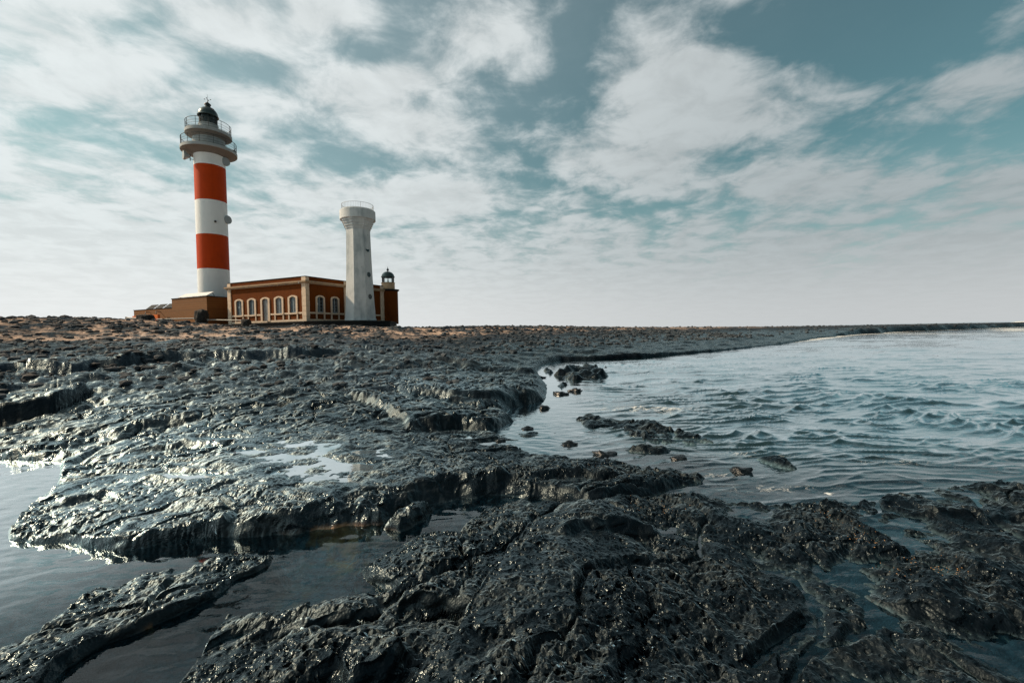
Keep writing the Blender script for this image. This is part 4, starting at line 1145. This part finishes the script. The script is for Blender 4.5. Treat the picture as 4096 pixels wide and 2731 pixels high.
deep = np.clip(deep*.95+sst(12, 22, R2)*.95, 0, 1)
foam = np.zeros(SX.shape, np.float32)
foam += 1.3*np.exp(-np.maximum(dsea, 0)/1.0)*sst(24, 50, SX)
foam += .9*sst(150, 210, R2)*(1-sst(420, 600, R2))*sst(70, 110, SX)*(.5+.5*perlin(SX*.004, SY*.03, 231))
def sblob(vx, vy, rx, ry, s):
    c = vz(vx, vy); a = vz(vx+rx, vy)-c; b = vz(vx, vy-ry)-c
    A = np.linalg.inv(np.array([a[:2], b[:2]]).T); dx, dy = SX-c[0], SY-c[1]
    return s*np.exp(-((A[0, 0]*dx+A[0, 1]*dy)**2+(A[1, 0]*dx+A[1, 1]*dy)**2))
for b in ((1480, 938, 150, 7, .5), (1650, 1085, 60, 12, .35), (1780, 1120, 160, 10, .3), (1900, 1132, 18, 3, .8), (1730, 1040, 100, 8, .35), (2050, 1060, 120, 10, .25), (2100, 766, 220, 3, .45), (2330, 757, 60, 3, 1.0)):
    foam += sblob(*b)
sea_keep = np.ones((len(r2)-1, len(a2)), bool)
tag(grid_object('sea', SX, SY, zw, sea_keep, SEA, dict(open=opn, sheen=np.clip(opn+.75*sst(4.2, 6.2, R2)*(1-east), 0, 1), deep=deep, foam=np.clip(foam, 0, 2.6)), True), kind='structure')
for c, a, b in pud_obj:
    mb = MB(); n = 40
    mb.add([(0, 0, 0)]+[tuple(1.22*(a*math.cos(2*math.pi*i/n)+b*math.sin(2*math.pi*i/n))[k] for k in range(2))+(0,) for i in range(n)], [(0, 1+i, 1+(i+1) % n) for i in range(n)])
    o = mb.build('tide_pool', POOLW, loc=tuple(c))
    tag(o, kind='structure')

# height of the ground anywhere, for things that stand on it
def ground(x, y):
    a = math.atan2(x, y); r = math.hypot(x, y)
    i = int(np.clip(np.searchsorted(rr, r), 1, NR-1)); j = int(np.argmin(np.abs(azs-a)))
    return float(H[i, j])

# ------------------------------------------------------------------ boulders, rails and loose stones
def boulder(name, px0, px1, top, Y, label, seed, squash=1.0, group=None, depth=None):
    p0 = at_depth(px0, top, Y); p1 = at_depth(px1, top, Y)
    cx = (p0[0]+p1[0])/2; w = (p1[0]-p0[0])/2*.92; g = ground(cx, Y)-.15
    h = p0[2]-g
    rnd = random.Random(seed)
    bm = bmesh.new(); bmesh.ops.create_icosphere(bm, subdivisions=4, radius=1.0)
    from mathutils import noise as mn
    off = Vector((seed*3.7, seed*1.3, 0))
    for v in bm.verts:
        d = v.co.normalized()
        m = max(abs(d.x), abs(d.y), abs(d.z))
        q = d*(0.55+.45/m*.86)                        # between ball and block
        q = q*(1+.16*mn.noise(d*1.6+off)+.10*mn.noise(d*3.7+off)+.05*mn.noise(d*9+off))
        v.co = Vector((q.x*w, q.y*(depth or w), (q.z*.5+.5)*h*.98 if False else q.z*h*.5+h*.5))
    me = bpy.data.meshes.new(name); bm.to_mesh(me); bm.free()
    for p_ in me.polygons: p_.use_smooth = True
    me.materials.append(BOULD)
    o = bpy.data.objects.new(name, me); COL.objects.link(o); o.location = (cx, Y, g)
    return tag(o, label, 'boulder', group)
BOULD, t, p = newmat('black_boulder')
tc = nd(t, 'ShaderNodeTexCoord').outputs['Object']
n_ = noise(t, tc, 3.0, 6, .65)
t.links.new(mixc(t, smooth(t, n_, .35, .7), (.008, .010, .011), (.030, .034, .034)), p.inputs['Base Color'])
p.inputs['Roughness'].default_value = .85
t.links.new(nd(t, 'ShaderNodeBump', {'Strength': .9, 'Distance': .05, 'Height': noise(t, tc, 9, 6, .7)}).outputs[0], p.inputs['Normal'])
B1 = boulder('boulder', 549, 617, 1257, 51.5, 'wide rounded black boulder at the left end of the pipe rail before the annex', 3, depth=.7)
B2 = boulder('boulder', 781, 829, 1237, 51.5, 'tall jagged black boulder in front of the corner of the brown annex', 5, depth=.7)
B3 = boulder('boulder', 966, 1001, 1274, 50.5, 'squat dark block standing before the red house at the right end of the rail', 8, depth=.5)
boulder('boulder', 640, 656, 1281, 51, 'small dark stone between the wide boulder and the tall jagged boulder', 11)
boulder('boulder', 621, 641, 1287, 49, 'low grey stone on sand just right of the wide rounded boulder', 13)
def pole(name, p, q, label):
    root = empty(name, (p+q)/2, 0, label, 'rail', 'pipe rails between the boulders')
    c = (p+q)/2
    m_ = MB(); m_.tube(p-c, q-c, .065, 8); m_.build('pipe', GALV, root)
    for e in (p, q):
        m_ = MB(); m_.tube(Vector(e-c)-Vector((0, 0, .09)), Vector(e-c)+Vector((0, 0, .09)), .11, 8)
        m_.build('end_collar', GALV, root)
pole('pipe_rail', at_depth(617, 1277, 51.5), at_depth(778, 1273, 51.5), 'grey pipe rail running from the wide boulder to the tall jagged boulder')
pole('pipe_rail', at_depth(832, 1279, 51.5), at_depth(966, 1281, 50.7), 'grey pipe rail from the tall jagged boulder to the squat dark block')
pole('pipe_rail', at_depth(505, 1270, 53), at_depth(551, 1272, 51.7), 'short grey pipe rail left of the wide rounded boulder')

def stone_shapes(n, seed, sub=1):
    out = []
    from mathutils import noise as mn
    for k in range(n):
        bm = bmesh.new(); bmesh.ops.create_icosphere(bm, subdivisions=sub, radius=1.0)
        off = Vector((k*5.1+seed, k*2.3, k*.7))
        for v in bm.verts:
            d = v.co.normalized(); v.co = d*(1+.38*mn.noise(d*1.3+off)+.16*mn.noise(d*3.1+off))
            v.co.z *= .62
        vs = np.array([v.co[:] for v in bm.verts], np.float32); fs = np.array([[v.index for v in f.verts] for f in bm.faces], np.int32)
        bm.free(); out.append((vs, fs))
    return out
def scatter(name, pts, shapes, mat, seed, flat=1.0, kind='stuff', attrs=None):
    rs = np.random.RandomState(seed); V = []; Fc = []; b = 0
    for (x, y, z, s) in pts:
        vs, fs = shapes[rs.randint(len(shapes))]
        a = rs.rand()*6.28; ca, sa = math.cos(a), math.sin(a)
        ax, ay = .7+.7*rs.rand(), .7+.7*rs.rand()
        q = vs*np.array([s*ax, s*ay, s*(.6+.7*rs.rand())*flat], np.float32)
        q = np.c_[q[:, 0]*ca-q[:, 1]*sa+x, q[:, 0]*sa+q[:, 1]*ca+y, q[:, 2]+z+s*.12]
        V.append(q); Fc.append(fs+b); b += len(vs)
    V = np.concatenate(V).astype(np.float32); Fc = np.concatenate(Fc)
    me = bpy.data.meshes.new(name); n = len(Fc)
    me.vertices.add(len(V)); me.vertices.foreach_set('co', V.ravel())
    me.loops.add(3*n); me.loops.foreach_set('vertex_index', Fc.ravel().astype(np.int32))
    me.polygons.add(n); me.polygons.foreach_set('loop_start', np.arange(0, 3*n, 3, dtype=np.int32)); me.polygons.foreach_set('loop_total', np.full(n, 3, np.int32))
    me.polygons.foreach_set('use_smooth', np.full(n, False)); me.update(calc_edges=True)
    me.materials.append(mat)
    o = bpy.data.objects.new(name, me); COL.objects.link(o)
    return tag(o, kind=kind)
ROCK_WET, t, p = newmat('wet_stone')
tc = nd(t, 'ShaderNodeTexCoord').outputs['Object']
t.links.new(mixc(t, noise(t, tc, 9, 5), (.002, .004, .006), (.010, .015, .018)), p.inputs['Base Color'])
p.inputs['Roughness'].default_value = .25
t.links.new(nd(t, 'ShaderNodeBump', {'Strength': .7, 'Distance': .02, 'Height': noise(t, tc, 26, 5, .6)}).outputs[0], p.inputs['Normal'])
STN, t, p = newmat('loose_stone')
g_ = nd(t, 'ShaderNodeNewGeometry')
tc = nd(t, 'ShaderNodeTexCoord').outputs['Object']
rI = g_.outputs['Random Per Island']
c = mixc(t, rI, (.007, .011, .015), (.060, .080, .096))
c = mixc(t, smooth(t, noise(t, tc, 7, 5, .6), .45, .7, 0, .5), c, (.090, .105, .115))
t.links.new(c, p.inputs['Base Color']); p.inputs['Roughness'].default_value = .8
rs = np.random.RandomState(5)
shapes = stone_shapes(10, 2)
pts = []
ci, cj = [], []
for r0_, r1_, cnt in ((11.5, 75, 15000), (75, 205, 6000)):
    mask = (base > .50) & (RRm > r0_) & (RRm < r1_) & (np.abs(AZw) < .95) & (inside < .5)
    idx = np.argwhere(mask)
    wgt = (RRm*cell*RRm)[mask].ravel(); wgt = wgt/np.maximum(RRm[mask].ravel(), 20)**1.1; wgt = wgt*(1-.7*sand[mask].ravel())*(.12+sst(.0, .7, (n2+.6*n1)[mask].ravel())); wgt /= wgt.sum()
    for i, j in idx[rs.choice(len(idx), cnt, p=wgt)]:
        r = rr[i]; s = (.03+.20*rs.rand()**4)*(.6+min(r, 75)/75)
        pts.append((GXw[i, j]+rs.randn()*.05, GYw[i, j]+rs.randn()*.05, H[i, j], s))
scatter('loose_stones', pts, shapes, STN, 3)

# small stones just breaking the surface beside the shelf
for k_, (vx, vy, w_) in enumerate([(1232, 868, .30), (1290, 905, .22), (1322, 898, .16), (1250, 938, .14), (1330, 858, .12), (1210, 985, .12), (1305, 1022, .10), (1395, 1045, .12), (1560, 1052, .10), (1700, 1078, .09), (1150, 1012, .09)]):
    c = vz(vx, vy); vs, fs = stone_shapes(1, 31+k_, 3)[0]
    from mathutils import noise as mn
    q_ = [Vector(v)*(1+.45*mn.noise(Vector(v)*1.7+Vector((k_*3.1, 0, 0)))+.28*mn.noise(Vector(v)*4.1)+.12*mn.noise(Vector(v)*9)) for v in vs.tolist()]
    mb = MB(); mb.add([(v[0]*w_*(1.2+.5*((k_*7) % 5)/5), v[1]*w_*1.1, v[2]*w_*(.8+.1*(k_ % 4))) for v in q_], fs.tolist(), 0, True)
    o = mb.build('sea_stone', ROCK_WET, loc=(float(c[0]), float(c[1]), -.16*w_))
    tag(o, 'small wet black stone barely breaking the water beside the rock shelf', 'stone', 'small stones awash beside the shelf')

# winkles and limpets clinging to the wet rock
SHELL = simple('ochre_shell', (.36, .21, .09), .4, 0, .4, 40)
pts = []
oi = np.argwhere((ochre > .12) & (H > -.02) & (RRm < 9))
ow = ochre[(ochre > .12) & (H > -.02) & (RRm < 9)]; ow = ow*np.exp(-np.clip(det, -.06, .06)*45)[(ochre > .12) & (H > -.02) & (RRm < 9)]*(RRm*RRm*cell)[(ochre > .12) & (H > -.02) & (RRm < 9)]
for i, j in oi[rs.choice(len(oi), 380, p=ow/ow.sum())]:
    s = .002+.003*rs.rand()
    pts.append((GXw[i, j], GYw[i, j], H[i, j], s))
scatter('winkle_shells', pts, stone_shapes(6, 4, 2), SHELL, 9)

# white water breaking on the far side of the spit
SURF, t, p = newmat('white_water')
tc = nd(t, 'ShaderNodeTexCoord').outputs['Object']
t.links.new(mixc(t, noise(t, tc, .8, 5, .6), (.70, .76, .77), (.92, .94, .94)), p.inputs['Base Color']); p.inputs['Roughness'].default_value = .9
mb = MB(); n = 260
rows_ = []
for i in range(n+1):
    u_ = i/n; x = 120+290*u_; y = 232-28*u_+5*math.sin(u_*17)
    k = float(fbm(np.array([u_*14.0], np.float32), np.array([3.3], np.float32), 4, 241)[0])
    h_ = max(0.0, .75+1.0*k)*min(1, u_*5)*1.25
    rows_.append([(x, y-2.2, -.1), (x, y-.9, .55*h_), (x, y-.1, h_), (x, y+.9, .7*h_), (x, y+3.0, -.1)])
m5 = 5
mb.add([v for r in rows_ for v in r], [(i*m5+j, (i+1)*m5+j, (i+1)*m5+j+1, i*m5+j+1) for i in range(n) for j in range(m5-1)], 0, True)
tag(mb.build('surf', SURF), kind='stuff')
print('done')
